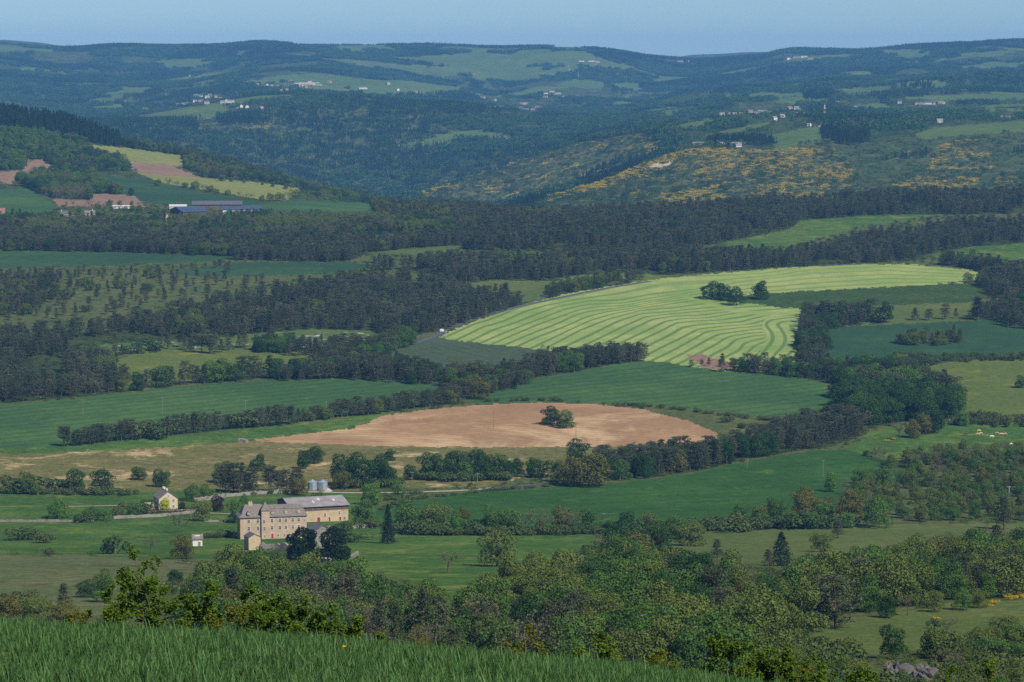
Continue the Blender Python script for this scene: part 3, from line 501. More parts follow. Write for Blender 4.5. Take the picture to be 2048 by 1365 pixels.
# windrows
rowsA = np.zeros(Ug.shape); amtA = np.zeros(Ug.shape)
hk = (Ug > 860) & (Ug < 2010) & (Vg > 520) & (Vg < 760) & VIS & (YY > 1500) & (YY < 2600)
Q_ = np.c_[Ug[hk], Vg[hk] * 3.0]; ph = rbf_eval(FIT_LOW[0], FIT_LOW[1], Q_)
up_ = inpoly(Ug[hk], Vg[hk], SEAM); ph[up_] = rbf_eval(FIT_UP[0], FIT_UP[1], Q_[up_]); tn = inpoly(Ug[hk], Vg[hk], TURN); ph[tn] = rbf_eval(FIT_TURN[0], FIT_TURN[1], Q_[tn])
rowsA[hk] = ph; sp_ = np.array(SEAM[:6]); dd_ = np.full(len(Q_), 1e9)
for a_, b_ in zip(sp_[:-1], sp_[1:]):
    A_ = a_ * [1, 2.5]; B_ = b_ * [1, 2.5]; P_0 = np.c_[Ug[hk], Vg[hk] * 2.5]; t_ = np.clip(((P_0 - A_) @ (B_ - A_)) / ((B_ - A_) @ (B_ - A_)), 0, 1); dd_ = np.minimum(dd_, np.linalg.norm(P_0 - A_ - t_[:, None] * (B_ - A_), axis=1))
amtA[hk] = np.clip((dd_ - 5) / 6, 0, 1) * np.interp(Vg[hk], [535, 570, 600, 640], [.42, .5, .8, .9])
nr, nc = Ug.shape
vid = np.arange(nr * nc).reshape(nr, nc)
quads = np.stack([vid[:-1, :-1], vid[:-1, 1:], vid[1:, 1:], vid[1:, :-1]], -1).reshape(-1, 4)
VT = np.stack([X, YY, Zg], -1).reshape(-1, 3); cid = CID.ravel()
ALLC = [(a, b, c, d) for a, b, c, d in COVERS] + [(a, b, c, d) for a, b, c, d, e in FIELDS]
for i, (nm, cov, lab, cat) in enumerate(ALLC):
    q = quads[cid == i]
    if len(q) == 0: print('EMPTY', nm, lab); continue
    us, inv = np.unique(q.ravel(), return_inverse=True)
    me = fast_mesh(nm, VT[us], [inv.reshape(-1, 4)], [G[cov]], smooth=True)
    if cov == 'hay':
        for an, arr in (('rows', rowsA), ('amount', amtA)):
            a = me.attributes.new(an, 'FLOAT', 'POINT'); a.data.foreach_set('value', arr.ravel()[us].astype(np.float32))
    o = bpy.data.objects.new(nm, me); COL.objects.link(o); tag(o, lab, cat, kind='structure')

# ---------------------------------------------------------------- trees
LM = {'green': leaf_mat('leaves_fresh_green', (.050, .100, .020), (.075, .135, .026)), 'bright': leaf_mat('leaves_bright_green', (.06, .13, .02), (.08, .16, .028)),
      'olive': leaf_mat('leaves_olive', (.074, .108, .022), (.104, .132, .030)), 'dark': leaf_mat('leaves_dark_green', (.022, .054, .014), (.040, .082, .020)),
      'rust': leaf_mat('leaves_rusty_olive', (.092, .094, .022), (.112, .108, .028)), 'grey': leaf_mat('leaves_budding_grey', (.10, .108, .046), (.125, .128, .058)),
      'pine': leaf_mat('pine_needles', (.034, .052, .026), (.088, .096, .052), .12, .5), 'spruce': leaf_mat('spruce_needles', (.014, .030, .016), (.022, .042, .020), .1),
      'yew': leaf_mat('yew_needles', (.010, .020, .010), (.014, .028, .012), .1), 'purple': leaf_mat('leaves_purple', (.022, .009, .018), (.03, .012, .02)),
      'yellow': leaf_mat('leaves_yellow_green', (.36, .42, .022), (.42, .46, .03)), 'wine': leaf_mat('leaves_wine_red', (.035, .01, .012), (.045, .014, .014)),
      'bush': leaf_mat('leaves_bush', (.045, .078, .022), (.08, .10, .032)), 'broom': leaf_mat('broom_flowers', (.50, .34, .016), (.40, .30, .02), .2, .45),
      'beech': leaf_mat('beech_leaves', (.085, .145, .018), (.11, .17, .024), .36, .3), 'sapling': leaf_mat('yellow_sapling_leaves', (.15, .155, .014), (.12, .14, .016), .4, .35),
      'white': leaf_mat('blossom', (.42, .40, .34), (.36, .38, .28), .2)}
BARK = plain_mat('bark', (.075, .06, .045), (.12, .1, .08), 3.0); PBARK = plain_mat('pine_bark', (.085, .058, .042), (.14, .09, .06), 3.0)
def unit(a): return a / (np.linalg.norm(a, axis=-1, keepdims=True) + 1e-9)
def leaves(pos, nrm, size, r, asp=.75, tri=False):
    """one small folded facet per position, facing roughly along nrm"""
    n = len(pos); nrm = unit(nrm); ref = unit(r.normal(size=(n, 3))); a = unit(np.cross(nrm, ref)); b = np.cross(nrm, a)
    s = size[:, None] if np.ndim(size) else np.full((n, 1), size)
    V = np.stack([pos - a * s, pos - b * s * asp + nrm * s * .2, pos + a * s, pos + b * s * asp + nrm * s * .2], 1)
    return V.reshape(-1, 3), np.arange(n * 4).reshape(n, 4)
def crown_leaves(r, cen, rad, nleaf, size, up=.25, rough=.45, squash=.85):
    cen = np.array(cen); rad = np.array(rad); k = r.choice(len(cen), nleaf * 2, p=rad**2 / (rad**2).sum())
    d = unit(r.normal(size=(nleaf * 2, 3)) + [0, 0, up]); d[:, 2] *= squash
    p = cen[k] + d * (rad[k] * r.uniform(.62, 1.1, nleaf * 2))[:, None]
    dd = np.linalg.norm(p[:, None] - cen[None], axis=2) / rad[None]; ok = (dd < .66).sum(1) == 0
    p, d = p[ok][:nleaf], d[ok][:nleaf]
    return leaves(p, d + r.normal(size=d.shape) * rough, size * r.uniform(.6, 1.35, len(p)), r)
def merge(parts):
    V, Fq, b = [], [], 0
    for v, q in parts: V.append(v); Fq.append(q + b); b += len(v)
    return np.concatenate(V), np.concatenate(Fq)
def g_broad(seed, wid=.40, low=.22, nblob=20, nleaf=4200, size=.0195, egg=0.0, rag=.24, skirt=0):
    r = np.random.default_rng(seed); cen, rad = [], []
    mid = (1 + low) / 2; hh = (1 - low) / 2
    for i in range(nblob):
        d = unit(r.normal(size=3)); f = r.uniform(.35, 1 - rag * .6); z = mid + d[2] * hh * f
        wz = wid * (1 - egg * (z - mid) / hh) ; wz *= math.sqrt(max(.15, 1 - .55 * max(0, (z - mid) / hh)**2))
        cen.append((d[0] * wz * f * r.uniform(.8, 1.15), d[1] * wz * f * r.uniform(.8, 1.15), z)); rad.append(r.uniform(.12, .2) * (wid / .4) ** .5)
    cen.append((0, 0, mid)); rad.append(wid * .55)
    for i in range(skirt): a = i * 6.283 / skirt + r.uniform(-.3, .3); q = wid * r.uniform(.5, .78); cen.append((math.cos(a) * q, math.sin(a) * q, low + r.uniform(.1, .2))); rad.append(r.uniform(.13, .19))
    cen = np.array(cen); rad = np.array(rad)
    cen[:, 2] = np.minimum(cen[:, 2], 1.0 - rad * .85)
    cr = crown_leaves(r, cen, rad, nleaf, size)
    wood = [tube([(0, 0, -.06), (0.005, 0, low), (.01, .0, mid), (.02, .01, mid + hh * .5)], [.026, .02, .013, .006], 6)]
    for c in cen[r.choice(nblob, 7, replace=False)]:
        z0 = r.uniform(low * .8, mid); wood.append(tube([(0, 0, z0), (c[0] * .5, c[1] * .5, z0 * .4 + c[2] * .6), tuple(c)], [.011, .007, .003], 5))
    return cr, merge(wood)
def g_pine(seed, cone=0.0, low=.34, wid=.27, nleaf=2300, size=.0175):
    r = np.random.default_rng(seed); cen, rad = [], []; lean = r.normal(size=2) * .03
    wood = [tube([(0, 0, -.08), (lean[0] * .3, lean[1] * .3, .35), (lean[0] * .7, lean[1] * .7, .7), (lean[0], lean[1], .98)], [.021, .017, .011, .003], 6)]
    nw = 10
    for i in range(nw):
        h = low + (1 - low) * (i + r.uniform(-.2, .3)) / nw; q = (h - low) / (1 - low)
        L = wid * ((1 - q) * .9 + .12 if cone > .5 else math.sqrt(max(.02, 1 - (1.35 * q - .45)**2)) * .95)
        nb = r.integers(4, 7); a0 = r.uniform(0, 6.28)
        for j in range(nb):
            a = a0 + j * 6.283 / nb + r.uniform(-.35, .35); l = L * r.uniform(.55, 1.18); up = r.uniform(.02, .10)
            e = np.array([math.cos(a) * l + lean[0] * h, math.sin(a) * l + lean[1] * h, min(.99, h + up)])
            wood.append(tube([(lean[0] * h, lean[1] * h, h - .02), tuple(e * [.6, .6, 1] + [0, 0, -.02]), tuple(e)], [.006, .004, .002], 4))
            cen.append(e); rad.append(r.uniform(.055, .095)); cen.append(e * [.6, .6, 1] + [0, 0, -.005]); rad.append(r.uniform(.05, .08))
    cen.append(np.array([lean[0], lean[1], .955])); rad.append(.06)
    cen = np.array(cen); rad = np.array(rad)
    k = r.choice(len(cen), nleaf, p=rad**2 / (rad**2).sum()); d = unit(r.normal(size=(nleaf, 3)) + [0, 0, .35]); d[:, 2] *= .55
    p = cen[k] + d * (rad[k] * r.uniform(.5, 1.1, nleaf))[:, None]
    return leaves(p, d + r.normal(size=d.shape) * .6, size * r.uniform(.6, 1.4, nleaf), r, .6), merge(wood)
def g_spruce(seed, wid=.22, nleaf=1700, size=.02):
    r = np.random.default_rng(seed); n = nleaf; q = r.uniform(0, 1, n) ** 1.25; z = .05 + .95 * q; tier = np.abs(((z * 15) % 1) - .5) * .5
    rr = wid * (1 - q) ** .85 * (.75 + tier) * r.uniform(.55, 1.12, n) + .008; a = r.uniform(0, 6.283, n); rr = rr * (1 + .22 * np.sin(a * 3 + z * 40 + seed))
    p = np.stack([np.cos(a) * rr, np.sin(a) * rr, z - rr * .12], -1); d = np.stack([np.cos(a), np.sin(a), np.full(n, .4)], -1)
    return leaves(p, d + r.normal(size=d.shape) * .5, size * r.uniform(.6, 1.4, n), r, .6), tube([(0, 0, -.06), (0, 0, .5), (0, 0, .97)], [.022, .012, .002], 6)
def g_bare(seed, wid=.36, nleaf=750, size=.016):
    r = np.random.default_rng(seed); wood = [tube([(0, 0, -.06), (0, 0, .22), (.01, .01, .55)], [.022, .018, .01], 6)]; tips = []
    def grow(p, d, L, rad, n):
        m = p + d * L * .5 + r.normal(size=3) * L * .05; e = p + d * L; wood.append(tube([p, m, e], [rad, rad * .8, rad * .55], 3 if n < 2 else 4))
        if n == 0: tips.append(e); tips.append(m); return
        for i in range(3):
            dd = unit(d + r.normal(size=3) * .52 + [0, 0, .12]); grow(p + (e - p) * r.uniform(.5, 1), dd, L * r.uniform(.6, .8), rad * .58, n - 1)
    for i in range(6):
        a = i * 1.05 + r.uniform(-.3, .3); d = unit(np.array([math.cos(a) * .75, math.sin(a) * .75, r.uniform(.5, 1.3)])); grow(np.array([0, 0, r.uniform(.18, .5)]), d, r.uniform(.2, .29), .01, 3)
    t = np.array(tips); k = r.choice(len(t), nleaf); p = t[k] + r.normal(size=(nleaf, 3)) * .022
    V, Q = merge(wood); top = max(V[:, 2].max(), 1e-3); V = V / [1, 1, top] if top > 1 else V; p = p / [1, 1, top] if top > 1 else p
    return leaves(p, r.normal(size=p.shape) + [0, 0, .5], size * r.uniform(.6, 1.3, nleaf), r), (V, Q)
def g_bush(seed, nleaf=800):
    r = np.random.default_rng(seed); cen = [(r.normal() * .38, r.normal() * .38, r.uniform(.25, .62)) for i in range(9)]; rad = [r.uniform(.25, .38) for i in range(9)]
    return crown_leaves(r, cen, rad, nleaf, .06), merge([tube([(0, 0, -.1), (c[0] * .5, c[1] * .5, c[2] * .6), c], [.03, .02, .01], 4) for c in cen[:5]])
GEO = {'broad': [g_broad(11, .42, .08, skirt=6), g_broad(12, .38, .05, 18, skirt=6), g_broad(13, .47, .06, 26, 5000, skirt=7), g_broad(14, .35, .03, 20, egg=.2, skirt=5), g_broad(15, .44, .08, 17, 3800, rag=.36, skirt=5), g_broad(16, .40, .02, 24, egg=.15, skirt=7), g_broad(17, .30, .06, 18, 3600, egg=.1, skirt=5), g_broad(18, .45, .1, 13, 3000, rag=.5, skirt=4), g_broad(19, .36, .04, 15, 3200, egg=.35, rag=.35, skirt=5), g_broad(20, .52, .06, 22, 4800, rag=.45, skirt=6)],
       'pine': [g_pine(21, low=.2), g_pine(22, wid=.31, low=.14), g_pine(23, 1.0, .1, .28), g_pine(24, 1.0, .16, .25), g_pine(25, .0, .36, .25), g_pine(26, wid=.34, low=.12, nleaf=2700)],
       'spruce': [g_spruce(31), g_spruce(32, .25), g_spruce(33, .18)], 'bare': [g_bare(41), g_bare(42, .4), g_bare(43)], 'bush': [g_bush(51), g_bush(52), g_bush(53), g_bush(54)],
       'yew': [g_broad(61, .46, .0, 30, 5200, .026, egg=.5, rag=.1, skirt=8), g_broad(62, .48, .0, 30, 5200, .026, egg=.6, rag=.1, skirt=8)]}
WHOLE, PARTS = {}, {}
NAMEK = {'broad': 'broadleaf_tree', 'pine': 'pine_tree', 'spruce': 'spruce_tree', 'bare': 'budding_tree', 'bush': 'bush', 'yew': 'yew_tree'}
def whole(shape, i, col):
    k = (shape, i, col)
    if k not in WHOLE:
        (lv, lq), (wv, wq) = GEO[shape][i]
        WHOLE[k] = fast_mesh(NAMEK[shape] + '_shape', np.concatenate([lv, wv]), [lq, wq + len(lv)], [LM[col], PBARK if shape == 'pine' else BARK], [0] * len(lq) + [1] * len(wq))
    return WHOLE[k]
def split(shape, i, col):
    k = (shape, i, col)
    if k not in PARTS:
        (lv, lq), (wv, wq) = GEO[shape][i]
        PARTS[k] = (fast_mesh('crown', lv, [lq], [LM[col]]), fast_mesh('trunk', wv, [wq], [PBARK if shape == 'pine' else BARK], smooth=True))
    return PARTS[k]
MIXK = {'pine': ('pine', 'pine'), 'spruce': ('spruce', 'spruce'), 'bare': ('bare', 'grey'), 'bush': ('bush', 'bush'), 'broad_green': ('broad', 'green'), 'broad_olive': ('broad', 'olive'),
        'broad_dark': ('broad', 'dark'), 'broad_rust': ('broad', 'rust'), 'broad_bright': ('broad', 'bright'), 'yew': ('yew', 'yew')}
WORD = {'pine': 'dark', 'spruce': 'dark', 'grey': 'thin grey budding', 'bush': 'low green', 'green': 'fresh green', 'olive': 'olive green', 'dark': 'dark green', 'rust': 'rusty olive', 'bright': 'bright green', 'yew': 'black green'}
TREES = []     # x, y, z, height, width factor, shape, colour, variant, label, group, forced
def plant(p, h, kind, label=None, group=None, forced=False, wf=1.0, var=None, zs=1.0):
    shape, col = MIXK.get(kind, (None, None)) if isinstance(kind, str) else kind
    TREES.append([p[0], p[1], p[2], h, wf, shape, col, rng.integers(len(GEO[shape])) if var is None else var, label, group, forced])
# single trees, each read off the photograph: column, row of the foot, height in pixels, kind, width factor, label
SINGLES = [
 (117, 1037, 37, 'broad_bright', 1.15, 'bright green round tree alone on the lawn left of the gabled house'), (55, 988, 48, 'broad_olive', 1.1, 'olive tree leftmost in the hedge behind the lawn'),
 (24, 985, 30, 'bush', 1.4, 'bush at the left edge beside the olive hedge tree'), (100, 984, 28, 'bush', 1.6, 'bush between the olive and the dark trees of the lawn hedge'),
 (150, 986, 48, 'broad_dark', .9, 'dark green tree in the hedge, left one of the touching pair behind the lawn'), (203, 986, 50, 'broad_dark', 1.05, 'dark green tree in the hedge, right one of the touching pair behind the lawn'),
 (277, 960, 28, 'broad_dark', 1.5, 'dark wide tree on the dry bank above the gabled house'), (323, 974, 33, 'broad_dark', 1.1, 'dark tree standing just behind the gabled house'),
 (515, 942, 31, 'broad_dark', 1.3, 'dark round tree alone on the dry bank above the manor'), (606, 938, 36, 'broad_dark', .9, 'dark slim tree, left of the pair above the silos'),
 (629, 928, 32, 'broad_dark', 1.1, 'dark round tree, right of the pair above the silos'), (445, 966, 46, 'broad_green', 1.1, 'green tree at the left end of the tall grey pines'),
 (385, 999, 30, 'broad_green', 1.1, 'green tree, left of the two behind the purple tree'), (411, 998, 28, 'broad_green', 1.2, 'green tree, right of the two behind the purple tree'),
 (405, 1043, 42, 'broad_olive', .85, 'olive tree on the lawn right of the gabled house'), (358, 1067, 46, 'bare', 1.1, 'thin grey tree on the lawn below the gabled house'),
 (472, 1046, 44, 'broad_green', 1.0, 'green tree beside the left end of the manor'), (489, 1021, 34, 'broad_green', .6, 'narrow green tree behind the manor roof'),
 (364, 1118, 46, 'broad_rust', 1.2, 'rusty olive tree beside the small pale hut'), (373, 1127, 32, 'pine', 1.3, 'dark pine in front of the rusty tree near the hut'),
 (230, 1108, 37, 'bush', .9, 'grey green round bush on the meadow left of the hut'), (302, 1108, 36, 'bare', 1.0, 'bare grey tree on the meadow between the round bush and the hut'),
 (55, 1080, 24, 'bush', 1.7, 'wide low bush on the meadow at far left'), (93, 1086, 20, 'bush', 1.3, 'bush with pale blossom beside the wide low bush'), (75, 1113, 20, 'bare', .7, 'small bare tree at the fence above the moor'),
 (100, 1113, 18, 'bush', .8, 'small round bush at the fence above the moor'), (181, 1041, 27, 'broad_green', 1.1, 'green garden tree left of the hedge corner'), (208, 1042, 26, 'broad_bright', 1.3, 'bright green garden tree in the middle of the small orchard'),
 (165, 1044, 16, 'bush', 1.8, 'low garden bush left of the small orchard'), (234, 1034, 22, 'bush', .9, 'garden bush right of the small orchard'), (245, 1018, 14, 'broad_rust', 1.3, 'small rusty tree on the garden lawn'),
 (263, 1032, 26, 'broad_green', 1.0, 'thin green garden tree left of the gabled house'), (290, 1030, 26, 'bush', .8, 'grey green shrub before the annex of the gabled house'),
 (607, 1120, 60, 'yew', 1.0, 'black green yew in front of the manor yard, left one'), (667, 1121, 63, 'yew', 1.0, 'black green yew below the stone outhouse, right one'), (688, 1083, 42, 'broad_dark', 1.0, 'dark green tree behind the right yew'),
 (776, 1087, 72, 'spruce', 1.15, 'dark tall spruce at the left end of the meadow hedge'), (728, 1055, 60, 'broad_green', 1.0, 'tall green tree at the right end of the barn'), (744, 1010, 42, 'broad_bright', 1.2, 'bright green tree on the bank behind the barn'),
 (795, 1000, 35, 'broad_green', .9, 'green round tree beside the track'), (682, 979, 36, 'broad_rust', 1.1, 'brown rusty tree right of the silos'), (599, 991, 34, 'broad_rust', 1.1, 'brown rusty tree left of the silos'),
 (634, 995, 10, 'bush', 1.4, 'small dark bush behind the barn roof'), (780, 922, 22, 'broad_dark', 1.2, 'dark small tree beside the sand pit'), (820, 960, 33, 'broad_dark', 1.1, 'dark tree beside the pole left of the dark copse'),
 (703, 1085, 20, 'bush', 1.5, 'green bush in the meadow below the barn'), (745, 1080, 16, 'bare', 1.2, 'small pale bare tree in the meadow below the barn'),
 (820, 1063, 60, 'broad_green', 1.1, 'green tree leftmost in the hedge below the deep green field'), (873, 1066, 58, 'broad_olive', .95, 'olive tree second in the hedge below the deep green field'), (912, 1070, 46, 'broad_bright', .8, 'bright green tree in the field hedge beside the olive ones'),
 (928, 1066, 50, 'broad_rust', .8, 'rusty tree in the field hedge beside the bright green one'), (955, 1068, 32, 'bush', 1.2, 'low bush in the field hedge near its middle'), (985, 1069, 52, 'broad_green', .9, 'green tree in the middle of the field hedge'),
 (1018, 1069, 50, 'broad_green', 1.0, 'broad green tree in the middle of the field hedge'), (1052, 1069, 52, 'bare', 1.1, 'pinkish grey budding tree in the field hedge'), (1088, 1069, 48, 'bare', 1.0, 'grey budding tree right of the pinkish one in the hedge'),
 (1122, 1066, 58, 'broad_rust', .9, 'rusty olive tree near the right end of the field hedge'), (1146, 1068, 44, 'bare', .9, 'pale budding tree near the right end of the field hedge'), (1176, 1066, 48, 'broad_green', .95, 'green tree at the right end of the field hedge'),
 (840, 1068, 36, 'bush', 1.2, 'bush between the first two trees of the field hedge'), (1207, 1052, 26, 'bare', .6, 'slim bare tree standing out of the field hedge into the wheat'),
 (994, 1133, 68, 'broad_olive', 1.1, 'big olive round tree standing out of the wood into the meadow'), (896, 1146, 44, 'bare', 1.2, 'bare grey tree in the rough meadow'),
 (691, 972, 60, 'broad_dark', 1.0, 'dark tree at the left of the big dark clump right of the silos'), (722, 973, 62, 'broad_dark', 1.1, 'dark big tree in the middle of the clump right of the silos'), (757, 971, 58, 'broad_dark', 1.0, 'dark tree at the right of the clump right of the silos'),
 (775, 973, 50, 'broad_dark', .9, 'dark tree at the right end of the clump right of the silos'), (857, 957, 48, 'broad_dark', 1.2, 'dark tree at the left end of the long dark copse'), (882, 958, 46, 'broad_dark', 1.1, 'dark tree second in the long dark copse'),
 (908, 956, 60, 'broad_dark', 1.0, 'tallest dark tree of the long dark copse'), (930, 960, 46, 'broad_green', 1.0, 'green tree in the middle of the long dark copse'), (950, 957, 56, 'broad_dark', 1.0, 'dark tree right of the middle of the long dark copse'),
 (975, 959, 50, 'broad_dark', 1.0, 'dark tree fifth in the long dark copse'), (1000, 958, 48, 'broad_green', .9, 'green tree near the right end of the long dark copse'), (1012, 958, 38, 'broad_dark', 1.0, 'dark tree closing the right end of the long dark copse'),
 (1035, 954, 36, 'broad_dark', .9, 'dark small tree right of the long dark copse'), (1065, 956, 44, 'broad_dark', .8, 'dark slim tree between the copse and the tall pines'), (1086, 955, 38, 'bush', .9, 'green shrub between the copse and the tall pines'),
 (1120, 965, 50, 'broad_olive', .9, 'olive tree at the edge of the deep green field'), (1155, 932, 50, 'broad_dark', 1.2, 'dark round tree below the ploughed field near its pole'), (1140, 972, 54, 'broad_rust', 1.0, 'rusty tree at the top corner of the deep green field'),
 (1180, 973, 64, 'broad_rust', 1.2, 'big rusty olive tree before the tall pine stand'), (1240, 960, 40, 'broad_green', 1.1, 'fresh green tree at the foot of the tall pine stand'), (1358, 945, 48, 'broad_rust', .9, 'rusty tree at the foot of the pines on the field edge'),
 (1102, 850, 35, 'broad_dark', 1.4, 'dark tree, left of the pair alone on the ploughed field'), (1132, 856, 34, 'broad_green', 1.35, 'green tree, right of the pair alone on the ploughed field'),
 (1425, 598, 33, 'broad_dark', 1.3, 'dark round tree at the left of the island in the hay field'), (1448, 601, 36, 'broad_dark', 1.1, 'dark tree in the middle of the island in the hay field'), (1472, 611, 38, 'broad_dark', 1.0, 'dark tree at the right of the island in the hay field'),
 (1521, 599, 40, 'broad_dark', 1.1, 'dark lone tree on the bank of the hay field'), (1772, 645, 40, 'broad_dark', .9, 'dark tree on the pale strip above the dark wheat field'), (1758, 645, 22, 'bush', 1.3, 'bush leaning on the lone dark tree of the pale strip'),
 (1829, 641, 22, 'pine', 1.4, 'sparse small pine, leftmost of the row on the pale strip'), (1857, 641, 20, 'pine', 1.4, 'small bushy pine, second in the row on the pale strip'), (1890, 639, 29, 'pine', 1.0, 'slim taller pine, third in the row on the pale strip'),
 (1912, 637, 18, 'pine', 1.1, 'tiny pine, fourth in the row on the pale strip'), (1937, 565, 20, 'broad_olive', 1.3, 'pale round shrub at the right tip of the hay field'), (1955, 640, 40, 'pine', 1.7, 'broad dark tree at the right end of the pale strip'),
 (2043, 776, 28, 'broad_green', 1.2, 'green tree in the flower meadow at the right edge'), (1847, 868, 44, 'broad_rust', .9, 'brown rusty tree in front of the tall dark copse'), (1870, 866, 50, 'broad_dark', 1.0, 'dark tree right of the brown one before the copse'),
 (1927, 852, 28, 'broad_bright', 1.1, 'bright green small tree right of the tall dark copse'), (1825, 876, 40, 'broad_rust', 1.1, 'rusty spreading tree before the cow pasture'), (1800, 880, 36, 'bare', 1.0, 'grey budding tree left of the rusty spreading tree'),
 (1725, 860, 40, 'bare', 1.0, 'pale budding tree left of the tall dark copse'), (1609, 1034, 56, 'broad_rust', 1.15, 'rusty olive round tree on the lower edge of the deep green field'), (1651, 1039, 40, 'broad_bright', 1.1, 'bright green round tree right of the rusty one'),
 (1662, 984, 38, 'broad_bright', .9, 'bright green tree at the tip of the deep green field'), (1718, 968, 32, 'broad_bright', .9, 'bright green small tree standing in the field corner'), (1692, 990, 28, 'bare', 1.2, 'purplish bare bush at the tip of the deep green field'),
 (1552, 1042, 44, 'broad_green', .9, 'green tree in the lower hedge of the deep green field'), (1480, 1046, 34, 'broad_green', 1.2, 'green bushy tree in the lower hedge of the deep green field'), (1520, 1052, 40, 'broad_olive', 1.2, 'olive bushy tree in the lower hedge of the deep green field'),
 (1463, 1062, 30, 'bush', 1.8, 'dark bush under the lower hedge of the deep green field'), (1585, 1056, 30, 'bush', 1.6, 'green bush under the rusty round tree'), (1622, 1058, 34, 'broad_green', 1.2, 'green bushy tree under the rusty round tree'),
 (1700, 1042, 60, 'broad_rust', 1.0, 'rusty olive tall tree right of the bright green round one'), (1753, 1056, 60, 'broad_bright', .9, 'bright green tall tree at the foot of the overgrown slope'), (1695, 1056, 30, 'broad_bright', 1.2, 'bright green low tree under the tall rusty one'),
 (1675, 1077, 32, 'pine', 1.5, 'dark bushy tree alone on the pale pasture'), (1641, 1104, 38, 'broad_olive', 1.2, 'olive round tree alone on the pale pasture'), (1562, 1132, 62, 'spruce', 1.7, 'dark tall conifer on the pale pasture'),
 (1537, 1137, 34, 'pine', 1.3, 'dark young pine left of the tall conifer'), (1435, 1124, 40, 'pine', 1.2, 'dark upright pine on the pale pasture left of the conifer'), (1382, 1092, 46, 'broad_olive', 1.5, 'olive wide tree at the left end of the pale pasture'),
 (1274, 1136, 80, 'broad_rust', 1.0, 'rusty olive big tree above the bare earth patch'), (1235, 1110, 60, 'broad_dark', 1.0, 'dark tree left of the big rusty tree'), (1318, 1110, 62, 'broad_dark', 1.1, 'dark tree right of the big rusty tree'),
 (1352, 1078, 46, 'broad_green', 1.1, 'green tree at the right end of the deep field hedge'), (1300, 1066, 40, 'broad_olive', 1.1, 'olive tree in the hedge right of its gap'), (1255, 1066, 42, 'broad_dark', 1.1, 'dark tree in the hedge right of its gap'),
 (1672, 1256, 98, 'pine', 1.55, 'big black green pine at the corner of the lower right pasture'), (1640, 1255, 62, 'pine', 1.5, 'dark pine leaning on the big black green pine'), (1815, 1232, 46, 'bare', 1.0, 'bare grey tree on the hedge above the lower right pasture'),
 (1785, 1318, 74, 'broad_dark', .9, 'dark green tree on the lower right pasture edge above the rocks'), (1895, 1270, 36, 'bare', 1.4, 'bare grey bush on the lower right pasture'), (2010, 1275, 44, 'broad_olive', 1.3, 'olive bushy tree at the right edge below the pasture'),
 (1868, 1258, 20, 'bush', .8, 'small bush at the middle of the lower right pasture'), (1925, 1220, 40, 'broad_green', 1.0, 'green small tree on the upper hedge of the lower right pasture'), (1958, 1216, 36, 'broad_olive', 1.1, 'olive small tree on the upper hedge of the lower right pasture'),
 (1870, 1224, 40, 'broad_olive', 1.0, 'olive tree on the upper hedge beside the bare grey one'), (1775, 1236, 50, 'broad_dark', 1.0, 'dark tree on the upper hedge left of the bare grey one'), (1880, 1318, 60, 'broad_olive', 1.3, 'olive wide tree among the broom below the pasture'),
 (1950, 1330, 50, 'broad_dark', 1.2, 'dark bushy tree among the broom below the pasture'), (2005, 1335, 56, 'broad_green', 1.2, 'green bushy tree among the broom at the right edge'), (1700, 1330, 60, 'broad_olive', 1.1, 'olive tree left of the rocks'), (1655, 1322, 46, 'broad_green', 1.2, 'green bushy tree left of the rocks'),
 (128, 1220, 46, 'pine', 1.2, 'dark pine on the moor slope at left'), (175, 1195, 34, 'broad_dark', 1.4, 'dark round tree on the moor slope at left'), (208, 1205, 62, 'broad_green', .8, 'green tall tree on the moor slope left of the sapling'), (45, 1205, 26, 'bush', 1.2, 'small bush on the moor slope at far left'),
 (20, 1245, 60, 'broad_rust', 1.3, 'rusty olive tree at the left edge behind the wheat'), (75, 1245, 50, 'broad_olive', 1.3, 'olive tree at left behind the wheat'), (130, 1248, 44, 'broad_rust', 1.4, 'rusty low tree at left behind the wheat'), (350, 1170, 34, 'broad_dark', 1.3, 'dark round tree at the lower edge of the moor'),
 (960, 798, 40, 'broad_rust', 1.0, 'yellowish olive tree in the clump between the green fields'), (455, 545, 18, 'pine', 1.2, 'lone pine at the head of the scrubland'), (2008, 1060, 60, 'pine', 1.2, 'dark pine beside the white pole at the right edge'),
]
for i, (u, v, hp, kind, wf, lab) in enumerate(SINGLES):
    p, s = ground(u, v); plant(p, hp * 1.12 * s, kind, lab, 'single trees and bushes standing apart', True, wf * 1.06)
for (u, v, hp, colr, wf, nmx, lab) in [(331, 1021, 27, 'yellow', .9, 'broad', 'yellow green glowing tree before the gable of the house'), (365, 1019, 16, 'wine', 1.3, 'broad', 'wine red round tree right of the gabled house'), (434, 1023, 36, 'purple', 1.0, 'broad', 'dark purple leaved tree on the lawn between house and manor')]:
    p, s = ground(u, v); plant(p, hp * s, (nmx, colr), lab, None, True, wf, var=5)
